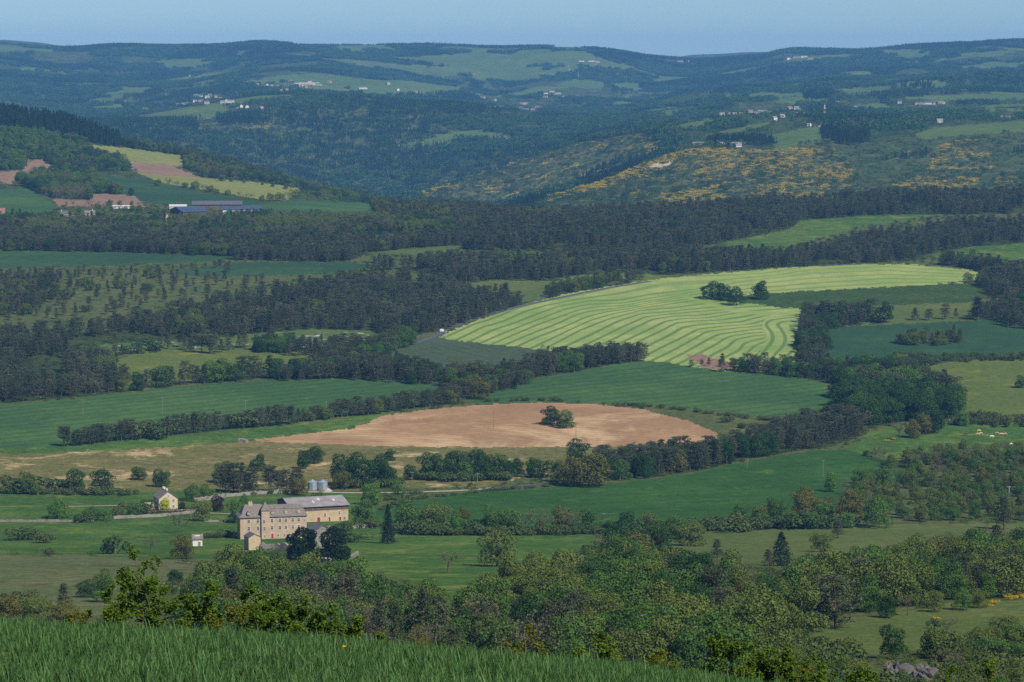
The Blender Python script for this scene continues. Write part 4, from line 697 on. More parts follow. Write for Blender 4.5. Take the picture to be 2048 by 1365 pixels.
# rows of trees read off the photograph
def treerow(path, n, hp, kinds, lab, group, jit=3.0, wf=1.0):
    P = np.array(path, float); L = np.r_[0, np.cumsum(np.hypot(*np.diff(P, axis=0).T))]
    t = np.sort((np.arange(n) + rng.uniform(-.35, .35, n)).clip(0, n - 1) / max(1, n - 1)) * L[-1]
    us, vs = np.interp(t, L, P[:, 0]), np.interp(t, L, P[:, 1])
    for i in range(n):
        p, s = ground(us[i], vs[i] + rng.uniform(-jit, jit) * .4); k = kinds[rng.integers(len(kinds))]
        l = lab.format(col=WORD[MIXK[k][1]], o=ORD[i], kind='pine' if k == 'pine' else 'bush' if k == 'bush' else 'spruce' if k == 'spruce' else 'tree')
        plant(p, hp * s * rng.uniform(.72, 1.15), k, l, group, True, wf * rng.uniform(.85, 1.2))
ORD = [('%d' % (i + 1)) + ('th' if 10 <= (i + 1) % 100 <= 20 else {1: 'st', 2: 'nd', 3: 'rd'}.get((i + 1) % 10, 'th')) for i in range(80)]
P_ = ['pine']
treerow([(128, 894), (180, 888), (215, 884)], 11, 36, P_, '{col} {kind} {o} from the left in the bushy row end above the dry bank', 'pine row above the dry bank', 3, 1.3)
treerow([(222, 884), (300, 876), (440, 860), (560, 851)], 34, 38, P_ * 5 + ['bush'], '{col} {kind} {o} from the left in the row under the long wheat field', 'pine row above the dry bank', 3, 1.1)
treerow([(566, 850), (650, 838), (740, 829), (860, 813), (930, 804)], 38, 34, P_ * 6 + ['broad_olive'], '{col} {kind} {o} from the left in the row leading down to the ploughed field', 'pine row above the ploughed field', 3, 1.25)
treerow([(270, 782), (300, 777), (360, 770), (420, 766), (500, 758), (560, 757), (690, 757)], 34, 41, P_ * 5 + ['broad_green', 'broad_dark'], '{col} {kind} {o} from the left in the row behind the long wheat field', 'tree row behind the long wheat field', 4, 1.2)
treerow([(230, 712), (290, 703), (370, 694), (430, 690)], 12, 28, P_ * 3 + ['bush'], '{col} {kind} {o} from the left beside the white flowering meadow', 'trees between the two plateau meadows', 2, 1.1)
treerow([(370, 702), (420, 708), (490, 696)], 9, 34, P_ * 3 + ['broad_dark'], '{col} {kind} {o} from the left in the clump above the olive meadow', 'trees between the two plateau meadows', 4, 1.2)
treerow([(440, 986), (505, 986)], 8, 54, P_, '{col} tall grey {kind} {o} from the left behind the garden wall', 'tall grey pines behind the garden wall', 3, 1.0)
treerow([(535, 984), (600, 982)], 8, 46, P_, '{col} grey {kind} {o} from the left between the wall and the silos', 'tall grey pines behind the garden wall', 3, 1.0)
treerow([(1380, 735), (1440, 733)], 4, 16, P_, '{col} small {kind} {o} from the left at the bare triangle', 'small pines at the bare triangle', 2, 1.4)
treerow([(1460, 742), (1540, 748)], 8, 32, P_, '{col} {kind} {o} from the left at the foot of the windrows', 'pines at the foot of the windrows', 3, 1.2)
treerow([(1645, 645), (1738, 642)], 12, 40, ['pine', 'broad_dark', 'broad_dark'], '{col} {kind} {o} from the left in the dark clump beside the pale strip', 'dark clump beside the pale strip', 3, 1.1)
treerow([(1085, 702), (1130, 708), (1170, 705)], 7, 16, ['bush', 'pine', 'bare'], '{col} {kind} {o} from the left on the lower edge of the hay field', 'shrubs on the lower edge of the hay field', 2, 1.3)
treerow([(1240, 812), (1330, 817), (1450, 832), (1560, 845)], 16, 9, ['bush'], '{col} {kind} {o} from the left on the verge above the ploughed field', 'bushes on the verge above the ploughed field', 3, 1.6)
treerow([(1455, 846), (1500, 862), (1545, 855)], 4, 13, ['bush'], '{col} {kind} {o} from the left on the rough strip beside the ploughed field', 'bushes on the rough strip', 4, 1.2)
treerow([(970, 803), (1060, 802), (1130, 803)], 7, 9, ['bush'], '{col} {kind} {o} from the left along the top of the ploughed field', 'bushes along the top of the ploughed field', 2, 1.4)
treerow([(180, 380), (250, 388), (262, 392)], 6, 18, ['broad_dark', 'broad_green'], '{col} {kind} {o} from the left above the red brown field on the hill', 'trees on the farm hill', 2, 1.1)
treerow([(300, 372), (360, 374), (430, 387), (520, 402), (560, 402)], 16, 16, ['bare', 'broad_olive', 'broad_olive'], '{col} {kind} {o} from the left along the straw coloured strip', 'hedge trees along the straw strip', 2, 1.3)
treerow([(440, 362), (520, 370), (600, 384)], 10, 13, ['bare', 'broad_olive'], '{col} {kind} {o} from the left above the straw coloured strip', 'hedge trees above the straw strip', 1.5, 1.2)
treerow([(360, 440), (420, 438), (470, 434), (540, 432)], 12, 14, ['pine', 'bare', 'broad_olive'], '{col} {kind} {o} from the left in front of the farm sheds', 'trees in front of the farm sheds', 1.5, 1.3)
treerow([(130, 430), (190, 418), (250, 424), (330, 430)], 16, 15, ['bare', 'broad_olive', 'broad_green'], '{col} {kind} {o} from the left among the hamlet houses', 'trees among the hamlet houses', 4, 1.2)
treerow([(130, 414), (170, 414), (230, 413), (280, 414)], 8, 15, ['bare', 'broad_green'], '{col} {kind} {o} from the left below the red brown field', 'trees below the red brown field', 2, 1.0)
treerow([(25, 432), (40, 430)], 2, 18, ['broad_dark'], '{col} slim {kind} {o} from the left at the green field wedge', 'slim trees at the field wedge', 1, .6)
treerow([(400, 1078), (470, 1073)], 7, 15, ['bush'], '{col} {kind} {o} from the left in the hedge between hut and manor', 'hedge between hut and manor', 2, 1.3)
treerow([(15, 503), (45, 501), (85, 499)], 4, 26, ['broad_bright', 'broad_olive'], '{col} {kind} {o} from the left at the corner of the far dark field', 'leafy trees at the far dark field', 2, 1.3)
treerow([(480, 990), (590, 986)], 6, 10, ['bush'], '{col} {kind} {o} from the left at the foot of the grey pines', 'bushes at the foot of the grey pines', 2, 1.5)
treerow([(640, 1078), (700, 1062), (760, 1052)], 6, 18, ['bush', 'bare'], '{col} {kind} {o} from the left in the yard before the barn', 'shrubs in the yard before the barn', 3, 1.2)
treerow([(420, 1134), (500, 1128), (590, 1136)], 9, 20, ['broad_olive', 'broad_rust', 'bare'], '{col} {kind} {o} from the left below the retaining wall', 'trees below the retaining wall', 5, 1.2)
treerow([(800, 1068), (900, 1071), (1000, 1071), (1195, 1068)], 26, 22, ['bush'], '{col} {kind} {o} from the left under the trees of the field hedge', 'undergrowth of the field hedge', 3, 1.5)
treerow([(1205, 1064), (1300, 1068), (1400, 1062)], 12, 24, ['bush', 'broad_dark'], '{col} {kind} {o} from the left in the hedge beyond its gap', 'undergrowth of the field hedge', 3, 1.4)
treerow([(1415, 1062), (1500, 1058), (1600, 1056), (1700, 1052)], 20, 26, ['bush', 'broad_green', 'bush'], '{col} {kind} {o} from the left in the hedge of the pale pasture', 'lower hedge of the deep green field', 4, 1.4)
treerow([(845, 960), (1020, 960)], 12, 20, ['bush'], '{col} {kind} {o} from the left under the long dark copse', 'undergrowth of the long dark copse', 2, 1.6)
treerow([(20, 988), (260, 990)], 11, 16, ['bush'], '{col} {kind} {o} from the left in the hedge behind the lawn', 'undergrowth of the lawn hedge', 2, 1.6)
treerow([(680, 976), (785, 975)], 7, 22, ['bush', 'broad_dark'], '{col} {kind} {o} from the left under the clump beside the silos', 'undergrowth of the dark clump', 2, 1.5)
treerow([(760, 1020), (830, 1000), (960, 984), (1090, 974)], 18, 7, ['bush'], '{col} {kind} {o} from the left on the upper rim of the deep green field', 'rim bushes of the deep green field', 2, 2.0)
for k, (u, v, hp) in enumerate([(1935, 1285, 13), (1948, 1287, 14), (1962, 1284, 11), (2010, 1284, 12), (1780, 1334, 12), (1888, 1342, 14), (2035, 1302, 14), (2046, 1312, 14), (1975, 1214, 9), (1990, 1208, 9), (2024, 1200, 12), (2043, 1196, 12), (1945, 1322, 12), (1870, 1352, 14), (1825, 866, 6), (1774, 884, 6), (1788, 880, 5), (1905, 1335, 12), (2028, 1322, 14), (1872, 1240, 7)]):
    p, s = ground(u, v); plant(p, hp * s, ('bush', 'broom'), 'yellow flowering broom bush, %s from the left on the right slopes' % ORD[sorted([1935, 1948, 1962, 2010, 1780, 1888, 2035, 2046, 1975, 1990, 2024, 2043, 1945, 1870, 1825, 1774, 1788, 1905, 2028, 1872]).index(u)], 'yellow broom bushes on the right slopes', True, 1.3)
# woods: random feet inside each outline, spaced by ground area
dx = X[:-1, 1:] - X[:-1, :-1]; dyy = (Yr[1:] - Yr[:-1])[:, None]; AREA = dx * dyy
ZC = .25 * (Zg[:-1, :-1] + Zg[1:, :-1] + Zg[:-1, 1:] + Zg[1:, 1:])
for (nm, sp, h0, h1, mix, txt, P), k in zip(WOODS, WMASK):
    ii = np.nonzero(k.ravel())[0]
    if len(ii) == 0: print('NO AREA', nm); continue
    a = AREA.ravel()[ii]; n = int(a.sum() / sp**2)
    sel = ii[np.searchsorted(np.cumsum(a), rng.uniform(0, a.sum(), n * 2)).clip(0, len(ii) - 1)]
    r_, c_ = np.unravel_index(sel, cu.shape); fx, fy = rng.uniform(0, 1, (2, len(sel)))
    y = Yr[r_] + (Yr[r_ + 1] - Yr[r_]) * fy; x = (Sc[c_] + (Sc[c_ + 1] - Sc[c_]) * fx) * y
    cell = {}; keep = []                              # thin out neighbours that stand too close
    for i in range(len(sel)):
        key = (int(x[i] / sp), int(y[i] / sp)); ok = True
        for ox in (-1, 0, 1):
            for oy in (-1, 0, 1):
                for j in cell.get((key[0] + ox, key[1] + oy), ()):
                    if (x[i] - x[j])**2 + (y[i] - y[j])**2 < (sp * .68)**2: ok = False
        if ok: cell.setdefault(key, []).append(i); keep.append(i)
        if len(keep) >= n: break
    if sp == 7.0: gap = fbm(x / 38, y / 38, 123, 3); keep = [i for i in keep if gap[i] > .36]
    x, y = x[keep], y[keep]; z = heights(x, y)
    names = [q.split(':')[0] for q in mix.split(',')]; pr = np.array([float(q.split(':')[1]) for q in mix.split(',')])
    cl = fbm(x / 45, y / 45, 77, 2) + rng.normal(size=len(x)) * .12; rk = np.argsort(np.argsort(cl)) / max(1, len(x))
    ki = np.searchsorted(np.cumsum(pr / pr.sum()), rk, side='right').clip(0, len(names) - 1)
    for i in range(len(x)):
        kd = names[ki[i]]; shape, col = MIXK[kd]; h = rng.uniform(h0, h1) * (.4 if kd == 'bush' and h0 > 5 else 1.0)
        t = txt if (shape == 'pine') == txt.startswith(('pine', 'small pine')) or not txt.startswith('pine') else 'tree' + txt[4:]
        if kd == 'pine' and t.startswith('tree'): t = 'pine' + t[4:]
        if kd == 'bush': t = 'bush ' + t[t.find(' ') + 1:] if not t.startswith('bush') else t
        plant((x[i], y[i], z[i]), h, kd, '%s %s' % (WORD[col], t), txt, False, rng.uniform(.85, 1.2))
print('TREES', len(TREES))
# which of them show largest: paint them front to back into a coarse picture
TX = np.array([[t[0], t[1], t[2], t[3], t[4]] for t in TREES]); tu, tv = project(TX[:, 0], TX[:, 1], TX[:, 2]); tpx = TX[:, 3] / TX[:, 1] * F
order = np.argsort(TX[:, 1]); buf = np.zeros((700, 1024), bool); seen = np.zeros(len(TREES))
ue = np.arange(1024) * 2; ve = edge_at(ue) - 24
for j in range(1024): buf[int(min(699, ve[j] / 2)):, j] = True
for i in order:
    hw = tpx[i] * .3 * TX[i, 4] / 2; u0, u1 = int(max(0, tu[i] / 2 - hw)), int(min(1024, tu[i] / 2 + hw + 1)); v0, v1 = int(max(0, (tv[i] - tpx[i]) / 2)), int(min(690, tv[i] / 2 + 1))
    if u1 <= u0 or v1 <= v0: continue
    b = buf[v0:v1, u0:u1]; seen[i] = (~b).sum(); b[:] = True
KIND = np.array([t[5] for t in TREES]); forced = np.array([t[10] for t in TREES]); single = np.zeros(len(TREES), bool)
for kd in NAMEK:
    k = np.nonzero((KIND == kd) & (seen > 5))[0]; sc = seen[k] + forced[k] * 1e5
    single[k[np.argsort(-sc)][:296]] = True
print('LONG', {t[8] for t in TREES if len(t[8].split()) > 16})
print('INDIVIDUAL', {kd: int(single[KIND == kd].sum()) for kd in NAMEK}, 'forced lost', int((forced & ~single).sum()))
for i in np.nonzero(single)[0]:
    x, y, z, h, wf, shape, col, var, lab, grp, fo = TREES[i]; nm = NAMEK[shape]; rz = rng.uniform(0, 6.28)
    sc = (h * wf * rng.uniform(.93, 1.07), h * wf * rng.uniform(.93, 1.07), h)
    if seen[i] > 130 or tpx[i] > 58:
        e = empty(nm, (x, y, z), rz); e.scale = sc
        cm, tm = split(shape, var, col)
        for n_, m_ in (('crown', cm), ('trunk', tm)):
            o = bpy.data.objects.new(n_, m_); COL.objects.link(o); o.parent = e
    else:
        e = bpy.data.objects.new(nm, whole(shape, var, col)); COL.objects.link(e); e.location = (x, y, z); e.rotation_euler = (0, 0, rz); e.scale = sc
    tag(e, lab, 'bush' if shape == 'bush' else 'tree', grp)
# everything else of a wood is one object: points that carry tree shapes
def scatter(name, P, rot, scl, idx, meshes, label, cat):
    src = bpy.data.collections.new(name + '_shapes')
    for i, m in enumerate(meshes):
        o = bpy.data.objects.new('%s_shape_%03d' % (name, i), m); src.objects.link(o)
    me = bpy.data.meshes.new(name); me.vertices.add(len(P)); me.vertices.foreach_set('co', np.asarray(P, np.float32).ravel())
    for an, ty, ar, f in (('rz', 'FLOAT', rot, 'value'), ('idx', 'INT', idx, 'value'), ('scl', 'FLOAT_VECTOR', scl, 'vector')):
        a = me.attributes.new(an, ty, 'POINT'); a.data.foreach_set(f, np.asarray(ar, np.int32 if ty == 'INT' else np.float32).ravel())
    o = bpy.data.objects.new(name, me); COL.objects.link(o); tag(o, label, cat, kind='stuff')
    g = bpy.data.node_groups.new(name, 'GeometryNodeTree'); g.interface.new_socket('Geometry', in_out='INPUT', socket_type='NodeSocketGeometry'); g.interface.new_socket('Geometry', in_out='OUTPUT', socket_type='NodeSocketGeometry')
    gi = g.nodes.new('NodeGroupInput'); go = g.nodes.new('NodeGroupOutput'); ci = g.nodes.new('GeometryNodeCollectionInfo'); ip = g.nodes.new('GeometryNodeInstanceOnPoints')
    ci.inputs[0].default_value = src; ci.inputs[1].default_value = True; ci.inputs[2].default_value = True
    def attr(nm, ty): n = g.nodes.new('GeometryNodeInputNamedAttribute'); n.data_type = ty; n.inputs[0].default_value = nm; return n.outputs[0]
    cx_ = g.nodes.new('ShaderNodeCombineXYZ'); L = g.links.new
    L(attr('rz', 'FLOAT'), cx_.inputs[2]); L(gi.outputs[0], ip.inputs['Points']); L(ci.outputs[0], ip.inputs['Instance']); ip.inputs['Pick Instance'].default_value = True
    L(attr('idx', 'INT'), ip.inputs['Instance Index']); L(cx_.outputs[0], ip.inputs['Rotation']); L(attr('scl', 'FLOAT_VECTOR'), ip.inputs['Scale']); L(ip.outputs[0], go.inputs[0])
    md = o.modifiers.new('scatter', 'NODES'); md.node_group = g; return o
STUFF_LAB = {'pine': ('pine_woods', 'the further dark pine woods of the valley', 'pine wood'), 'broad': ('leafy_woods', 'the further leafy woods and hedges of the valley', 'leafy wood'), 'spruce': ('spruce_wood', 'rest of the dark spruce wood on the left hill', 'spruce wood'),
             'bare': ('budding_woods', 'the further grey budding woods of the valley', 'wood'), 'bush': ('undergrowth', 'the further low bushes of the valley', 'undergrowth')}
for kd, (nm, lab, cat) in STUFF_LAB.items():
    k = np.nonzero((KIND == kd) & ~single)[0]
    if len(k) == 0: continue
    combos = sorted({(TREES[i][7], TREES[i][6]) for i in k}); ci_ = {c: j for j, c in enumerate(combos)}
    sc = np.array([[TREES[i][3] * TREES[i][4]] * 2 + [TREES[i][3]] for i in k])
    scatter(nm, TX[k, :3], rng.uniform(0, 6.28, len(k)), sc, [ci_[(TREES[i][7], TREES[i][6])] for i in k], [whole(kd, int(c[0]), c[1]) for c in combos], lab, cat)
# distant woods: clumps of a dozen small crowns
def g_clump(seed, kind):
    r = np.random.default_rng(seed); V = []; n = 11
    for i in range(n):
        c = r.uniform(-11, 11, 2); h = r.uniform(7, 13); m = 46
        if kind == 'con':
            q = r.uniform(0, 1, m); rr = h * .2 * (1 - q * .85) * r.uniform(.5, 1.1, m); a = r.uniform(0, 6.28, m)
            p = np.stack([c[0] + np.cos(a) * rr, c[1] + np.sin(a) * rr, h * (.1 + .9 * q)], -1); d = np.stack([np.cos(a), np.sin(a), np.full(m, .6)], -1); s = r.uniform(.5, 1.1, m)
        else:
            d = unit(r.normal(size=(m, 3)) + [0, 0, .5]); p = np.array([c[0], c[1], h * .55]) + d * [h * .36, h * .36, h * .42] * r.uniform(.7, 1.05, (m, 1)); s = r.uniform(.6, 1.3, m)
        v, _ = leaves(p, d + r.normal(size=d.shape) * .4, s * .9, r, .8); V.append(v)
    V = np.concatenate(V); return V, np.arange(len(V)).reshape(-1, 4)
def cell_sample(mask, spacing, dens=None):
    a = (AREA * mask * (1 if dens is None else dens)).ravel(); n = int(a.sum() / spacing**2); cs = np.cumsum(a)
    sel = np.searchsorted(cs, rng.uniform(0, cs[-1], n)).clip(0, len(a) - 1); r_, c_ = np.unravel_index(sel, cu.shape)
    fx, fy = rng.uniform(0, 1, (2, n)); y = Yr[r_] + (Yr[r_ + 1] - Yr[r_]) * fy; x = (Sc[c_] + (Sc[c_ + 1] - Sc[c_]) * fx) * y
    return x, y, heights(x, y), r_, c_
inview = (cu > -260) & (cu < 2310) & (np.minimum.accumulate(Tg, axis=0)[:-1, :-1] + 40 / F > Tg[:-1, :-1])
far = inview & (cy > 4300) & (cy < 13200) & (CID == 1)
plateau = (cu > 1350) & (cy > 4650) & (cy < 6900)
broomy = np.zeros(cu.shape, bool)
dens = np.where(plateau, (fbm(cx / 120, cy / 300, 41, 3) > .54) * .8, (fbm(cx / 260, cy / 260, 42, 4) > .40) * 1.0) * np.where(cy < 4700, .8, 1.0)
dens = np.where((cu < 900) & (cy < 7200), np.maximum(dens, .75), dens)
x, y, z, r_, c_ = cell_sample(far, 17.5, dens)
VEX = [[(376, 190), (450, 188), (480, 206), (535, 212), (540, 226), (440, 226), (380, 216)], [(340, 208), (380, 206), (380, 222), (340, 222)], [(508, 166), (580, 160), (620, 160), (660, 166), (640, 186), (520, 178)], [(960, 192), (1010, 190), (1010, 206), (960, 206)], [(965, 210), (1090, 204), (1090, 236), (965, 232)], [(1080, 180), (1140, 180), (1140, 208), (1080, 206)], [(1430, 222), (1545, 215), (1620, 216), (1625, 246), (1430, 242)], [(1820, 200), (1900, 200), (1900, 212), (1820, 212)], [(1165, 116), (1205, 116), (1205, 132), (1165, 132)], [(1570, 108), (1630, 108), (1630, 126), (1570, 126)], [(1990, 232), (2040, 232), (2040, 248), (1990, 248)], [(1870, 238), (1895, 238), (1895, 252), (1870, 252)]]
pu, pv_ = project(x, y, z); drop = np.zeros(len(x), bool)
for P in VEX: drop |= inpoly(pu, pv_, P)
drop &= rng.uniform(size=len(x)) < .82; x, y, z = x[~drop], y[~drop], z[~drop]
con = fbm(x / 300, y / 300, 55, 3) + rng.normal(size=len(x)) * .04 > .53; hue = rng.uniform(size=len(x))
DM = {'spruce': LM['spruce'], 'pine': LM['dark'], 'green': leaf_mat('distant_green', (.030, .085, .024), (.045, .105, .03)), 'olive': leaf_mat('distant_olive', (.05, .09, .03), (.065, .1, .034)), 'dark': leaf_mat('distant_dark', (.022, .06, .02), (.034, .075, .024))}  # distant leaves: part of the blue haze is mixed into their colour
CM = [fast_mesh('far_clump', *(lambda g: (g[0], [g[1]]))(g_clump(70 + i, kd)), [DM[c_x]]) for i, (kd, c_x) in enumerate([('con', 'spruce'), ('con', 'pine'), ('leaf', 'green'), ('leaf', 'olive'), ('leaf', 'dark')])]
idx = np.where(con, np.where(hue < .5, 0, 1), np.where(hue < .5, 2, np.where(hue < .72, 3, 4)))
s_ = rng.uniform(.75, 1.15, len(x)); scatter('distant_woods', np.c_[x, y, z - .4], rng.uniform(0, 6.28, len(x)), np.c_[s_, s_, s_], idx, CM, 'hazy blue green woods covering the distant hills', 'wood')
print('FAR CLUMPS', len(x))
# dark stands of conifers on the hills across the gorge
STANDS = [[(1405, 285), (1440, 281), (1500, 275), (1540, 281), (1546, 291), (1500, 290), (1430, 290)], [(1640, 262), (1660, 252), (1740, 258), (1740, 284), (1700, 292), (1650, 284)], [(1180, 372), (1250, 345), (1300, 322), (1310, 312), (1250, 318), (1180, 345), (1140, 372)],
          [(1290, 310), (1340, 294), (1360, 290), (1350, 300), (1300, 318)], [(430, 240), (540, 238), (545, 248), (440, 252)], [(570, 238), (660, 240), (690, 258), (640, 262), (580, 252)], [(1800, 168), (1860, 165), (1870, 178), (1800, 182)],
          [(1600, 178), (1660, 172), (1670, 196), (1610, 200)], [(1950, 162), (2060, 158), (2060, 172), (1955, 170)], [(1950, 148), (2060, 138), (2060, 152), (1955, 156)], [(1000, 422), (1060, 400), (1100, 396), (1070, 412), (1020, 426)]]
m_ = np.zeros(cu.shape, bool)
for P in STANDS: m_ |= inpoly(cu, cv, P) & cvis & (cy > 3800)
x, y, z, *_ = cell_sample(m_, 9.5); h = rng.uniform(9, 14, len(x))
scatter('conifer_stands', np.c_[x, y, z - .3], rng.uniform(0, 6.28, len(x)), np.c_[h * 1.2, h * 1.2, h], rng.integers(0, 3, len(x)), [whole('spruce', i, 'spruce') for i in range(3)], 'dark conifer stands on the hills across the gorge', 'wood')
# broom and scrub on the heath across the gorge
x, y, z, r_, c_ = cell_sample((CID == 4) & inview, 7.0)
yl = fbm(x / 130, y / 130, 61, 4); hot = np.zeros(len(x)); hu, hv_ = project(x, y, z)
for P in ([(1480, 335), (1530, 298), (1600, 298), (1680, 305), (1705, 370), (1640, 398), (1540, 385), (1490, 362)], [(1855, 305), (1900, 282), (1952, 330), (1955, 374), (1790, 376), (1860, 350)], [(1180, 376), (1300, 322), (1312, 338), (1190, 386)], [(1080, 398), (1180, 368), (1192, 382), (1060, 414)], [(1140, 302), (1200, 288), (1212, 306), (1150, 318)], [(1380, 346), (1420, 334), (1442, 356), (1400, 368)], [(1440, 297), (1535, 299), (1535, 307), (1440, 304)], [(1375, 382), (1440, 370), (1452, 412), (1375, 416)], [(385, 242), (440, 238), (445, 258), (400, 262)]): hot = np.maximum(hot, inpoly(hu, hv_, P) * .125)
kind = np.where(yl + hot + rng.normal(size=len(x)) * .05 > .59, 0, 1) ; kind = np.where(rng.uniform(size=len(x)) < .10, 2, kind)
def scaled(g, k=1.0): return g
BM = [fast_mesh('broom_shrub', GEO['bush'][i][0][0], [GEO['bush'][i][0][1][::3]], [LM[c_x]]) for i, c_x in ((0, 'broom'), (1, 'bush'), (2, 'dark'))]
h = np.where(kind == 0, rng.uniform(1.8, 3.6, len(x)), np.where(kind == 1, rng.uniform(1.2, 3.0, len(x)), rng.uniform(3, 7, len(x))))
scatter('broom_scrub', np.c_[x, y, z], rng.uniform(0, 6.28, len(x)), np.c_[h * 1.5, h * 1.5, h], kind, BM, 'yellow flowering broom scrub on the spurs across the gorge', 'scrub')
# scattered bushes: hillsides between the woods, rough ground of the valley
thin = (CID == 1) & inview & (cy > 3300) & (cy < 9000)
x, y, z, r_, c_ = cell_sample(thin, 22.0)
h = rng.uniform(3, 9, len(x)); kd = rng.integers(0, 3, len(x))
scatter('hillside_bushes', np.c_[x, y, z], rng.uniform(0, 6.28, len(x)), np.c_[h, h, h], kd, [fast_mesh('bush_shape', GEO['bush'][i][0][0], [GEO['bush'][i][0][1][::3]], [LM[c_x]]) for i, c_x in ((0, 'green'), (1, 'olive'), (3, 'dark'))], 'bushes and scattered trees on the hillsides', 'scrub')
x, y, z, r_, c_ = cell_sample(((CID == 0) | (CID == 2)) & inview & (cy > 500) & (cy < 3150), 9.0)
h = rng.uniform(.8, 2.6, len(x)); kd = rng.integers(0, 3, len(x))
scatter('valley_scrub', np.c_[x, y, z], rng.uniform(0, 6.28, len(x)), np.c_[h * 1.2, h * 1.2, h], kd, [fast_mesh('bush_shape', GEO['bush'][i][0][0], [GEO['bush'][i][0][1][::2]], [LM[c_x]]) for i, c_x in ((0, 'bush'), (1, 'olive'), (3, 'dark'))], 'low scrub and bramble on the rough ground of the valley', 'scrub')

# ---------------------------------------------------------------- buildings
BM_ = dict(stone=stone_mat('rubble_stone', (.43, .315, .205), (.35, .26, .17), (.49, .38, .26)), pale=stone_mat('pale_limestone', (.47, .36, .21), (.40, .31, .19), (.34, .25, .16)),
    grey=stone_mat('dry_stone', (.20, .175, .15), (.28, .25, .205), (.13, .115, .10), 2.2), slate=plain_mat('stone_slates', (.12, .10, .088), (.195, .168, .145), 1.2, .85, .2, streak=(1, 1, 3)),
    darkslate=plain_mat('dark_slates', (.07, .068, .08), (.11, .105, .115), 1.2, .7, .3), sheet=plain_mat('fibre_cement', (.18, .165, .16), (.25, .23, .22), .25, .8, .2), board=plain_mat('old_boards', (.075, .052, .045), (.16, .115, .09), 1.0, .9, .1, streak=(3, 3, .15)),
    cream=plain_mat('cream_render', (.50, .41, .28), (.44, .36, .25), .5), white=plain_mat('white_render', (.62, .58, .52), (.55, .52, .47), .5), pink=plain_mat('pinkish_render', (.42, .30, .24), (.36, .26, .21), .5), glass=plain_mat('window_glass', (.035, .045, .06), None, rough=.15, spec=.5),
    frame=plain_mat('pale_frame', (.52, .47, .40)), red=plain_mat('red_paint', (.30, .035, .045), (.24, .03, .04), 2), steel=plain_mat('galvanised_steel', (.40, .46, .52), (.50, .55, .60), .6, .38, .5, .6, streak=(.2, .2, 6)),
    solar=plain_mat('solar_panels', (.045, .06, .095), (.06, .078, .12), .2, .35, .4), tile=plain_mat('red_tiles', (.24, .12, .085), (.19, .10, .075), .8), gravel=plain_mat('gravel', (.36, .33, .29), (.27, .25, .22), 1.5), asphalt=plain_mat('asphalt', (.065, .065, .075), (.09, .09, .10), .3),
    track=plain_mat('pale_track', (.34, .29, .21), (.26, .23, .16), .15), wood=plain_mat('grey_wood', (.20, .175, .15), (.14, .12, .10), 2), concrete=plain_mat('pale_concrete', (.48, .47, .44), (.40, .39, .37), 1.5), black=plain_mat('rubber', (.02, .02, .02)),
    hide=plain_mat('tan_hide', (.50, .36, .21), (.42, .29, .16), 1.5), whide=plain_mat('white_hide', (.62, .56, .46)), dhide=plain_mat('dark_hide', (.05, .035, .03)), rock=stone_mat('grey_rock', (.085, .078, .075), (.12, .11, .105), (.055, .05, .048), .8), vwhite=plain_mat('white_car_paint', (.70, .70, .70), None, rough=.35, spec=.5))
def house_wall(W, D, H, rise, axis, mat, par, name='wall', deep=4.0):
    m = MB(); m.box(0, W, 0, D, -deep, H)
    if axis == 'x':
        for x in (0, W): pass
        m.solid([(0, D / 2 - .01, H + rise), (0, D / 2 + .01, H + rise), (W, D / 2 + .01, H + rise), (W, D / 2 - .01, H + rise)], [(0, 0, H), (0, D, H), (W, D, H), (W, 0, H)])
    else:
        m.solid([(W / 2 - .01, 0, H + rise), (W / 2 - .01, D, H + rise), (W / 2 + .01, D, H + rise), (W / 2 + .01, 0, H + rise)], [(0, 0, H), (0, D, H), (W, D, H), (W, 0, H)])
    return m.build(name, mat, par)
def gable_roof(W, D, H, rise, axis, mat, par, over=.35, th=.18):
    m = MB(); e = over
    if axis == 'x':
        k = rise / (D / 2) * e
        m.slab([(-e, -e, H - k + .03), (W + e, -e, H - k + .03), (W + e, D / 2, H + rise + .03), (-e, D / 2, H + rise + .03)], th)
        m.slab([(-e, D / 2, H + rise + .034), (W + e, D / 2, H + rise + .034), (W + e, D + e, H - k + .034), (-e, D + e, H - k + .034)], th)
    else:
        k = rise / (W / 2) * e
        m.slab([(-e, -e, H - k + .03), (W / 2, -e, H + rise + .03), (W / 2, D + e, H + rise + .03), (-e, D + e, H - k + .03)], th)
        m.slab([(W / 2, -e, H + rise + .034), (W + e, -e, H - k + .034), (W + e, D + e, H - k + .034), (W / 2, D + e, H + rise + .034)], th)
    return m.build('roof', mat, par)
def window(par, x, z, w_, h, y=0.0, fmat=None, pane=True, name='window', face='front'):
    b = .16
    def q(m, x0, x1, d0, d1, z0, z1):
        if face == 'front': m.box(x0, x1, y - d1, y - d0, z0, z1)
        else: m.box(y - d1, y - d0, x0, x1, z0, z1)
    m = MB(); q(m, x - b, x, .0, .09, z - b, z + h + b); q(m, x + w_, x + w_ + b, .0, .09, z - b, z + h + b); q(m, x, x + w_, .0, .09, z - b, z); q(m, x, x + w_, .0, .09, z + h, z + h + b)
    q(m, x + w_ / 2 - .04, x + w_ / 2 + .04, .03, .06, z, z + h); q(m, x, x + w_, .035, .065, z + h * .6, z + h * .6 + .08)
    f = m.build(name, fmat or BM_['frame'], par)
    if pane: p = MB(); q(p, x, x + w_, .004, .025, z, z + h); p.build('pane', BM_['glass'], f)
    return f
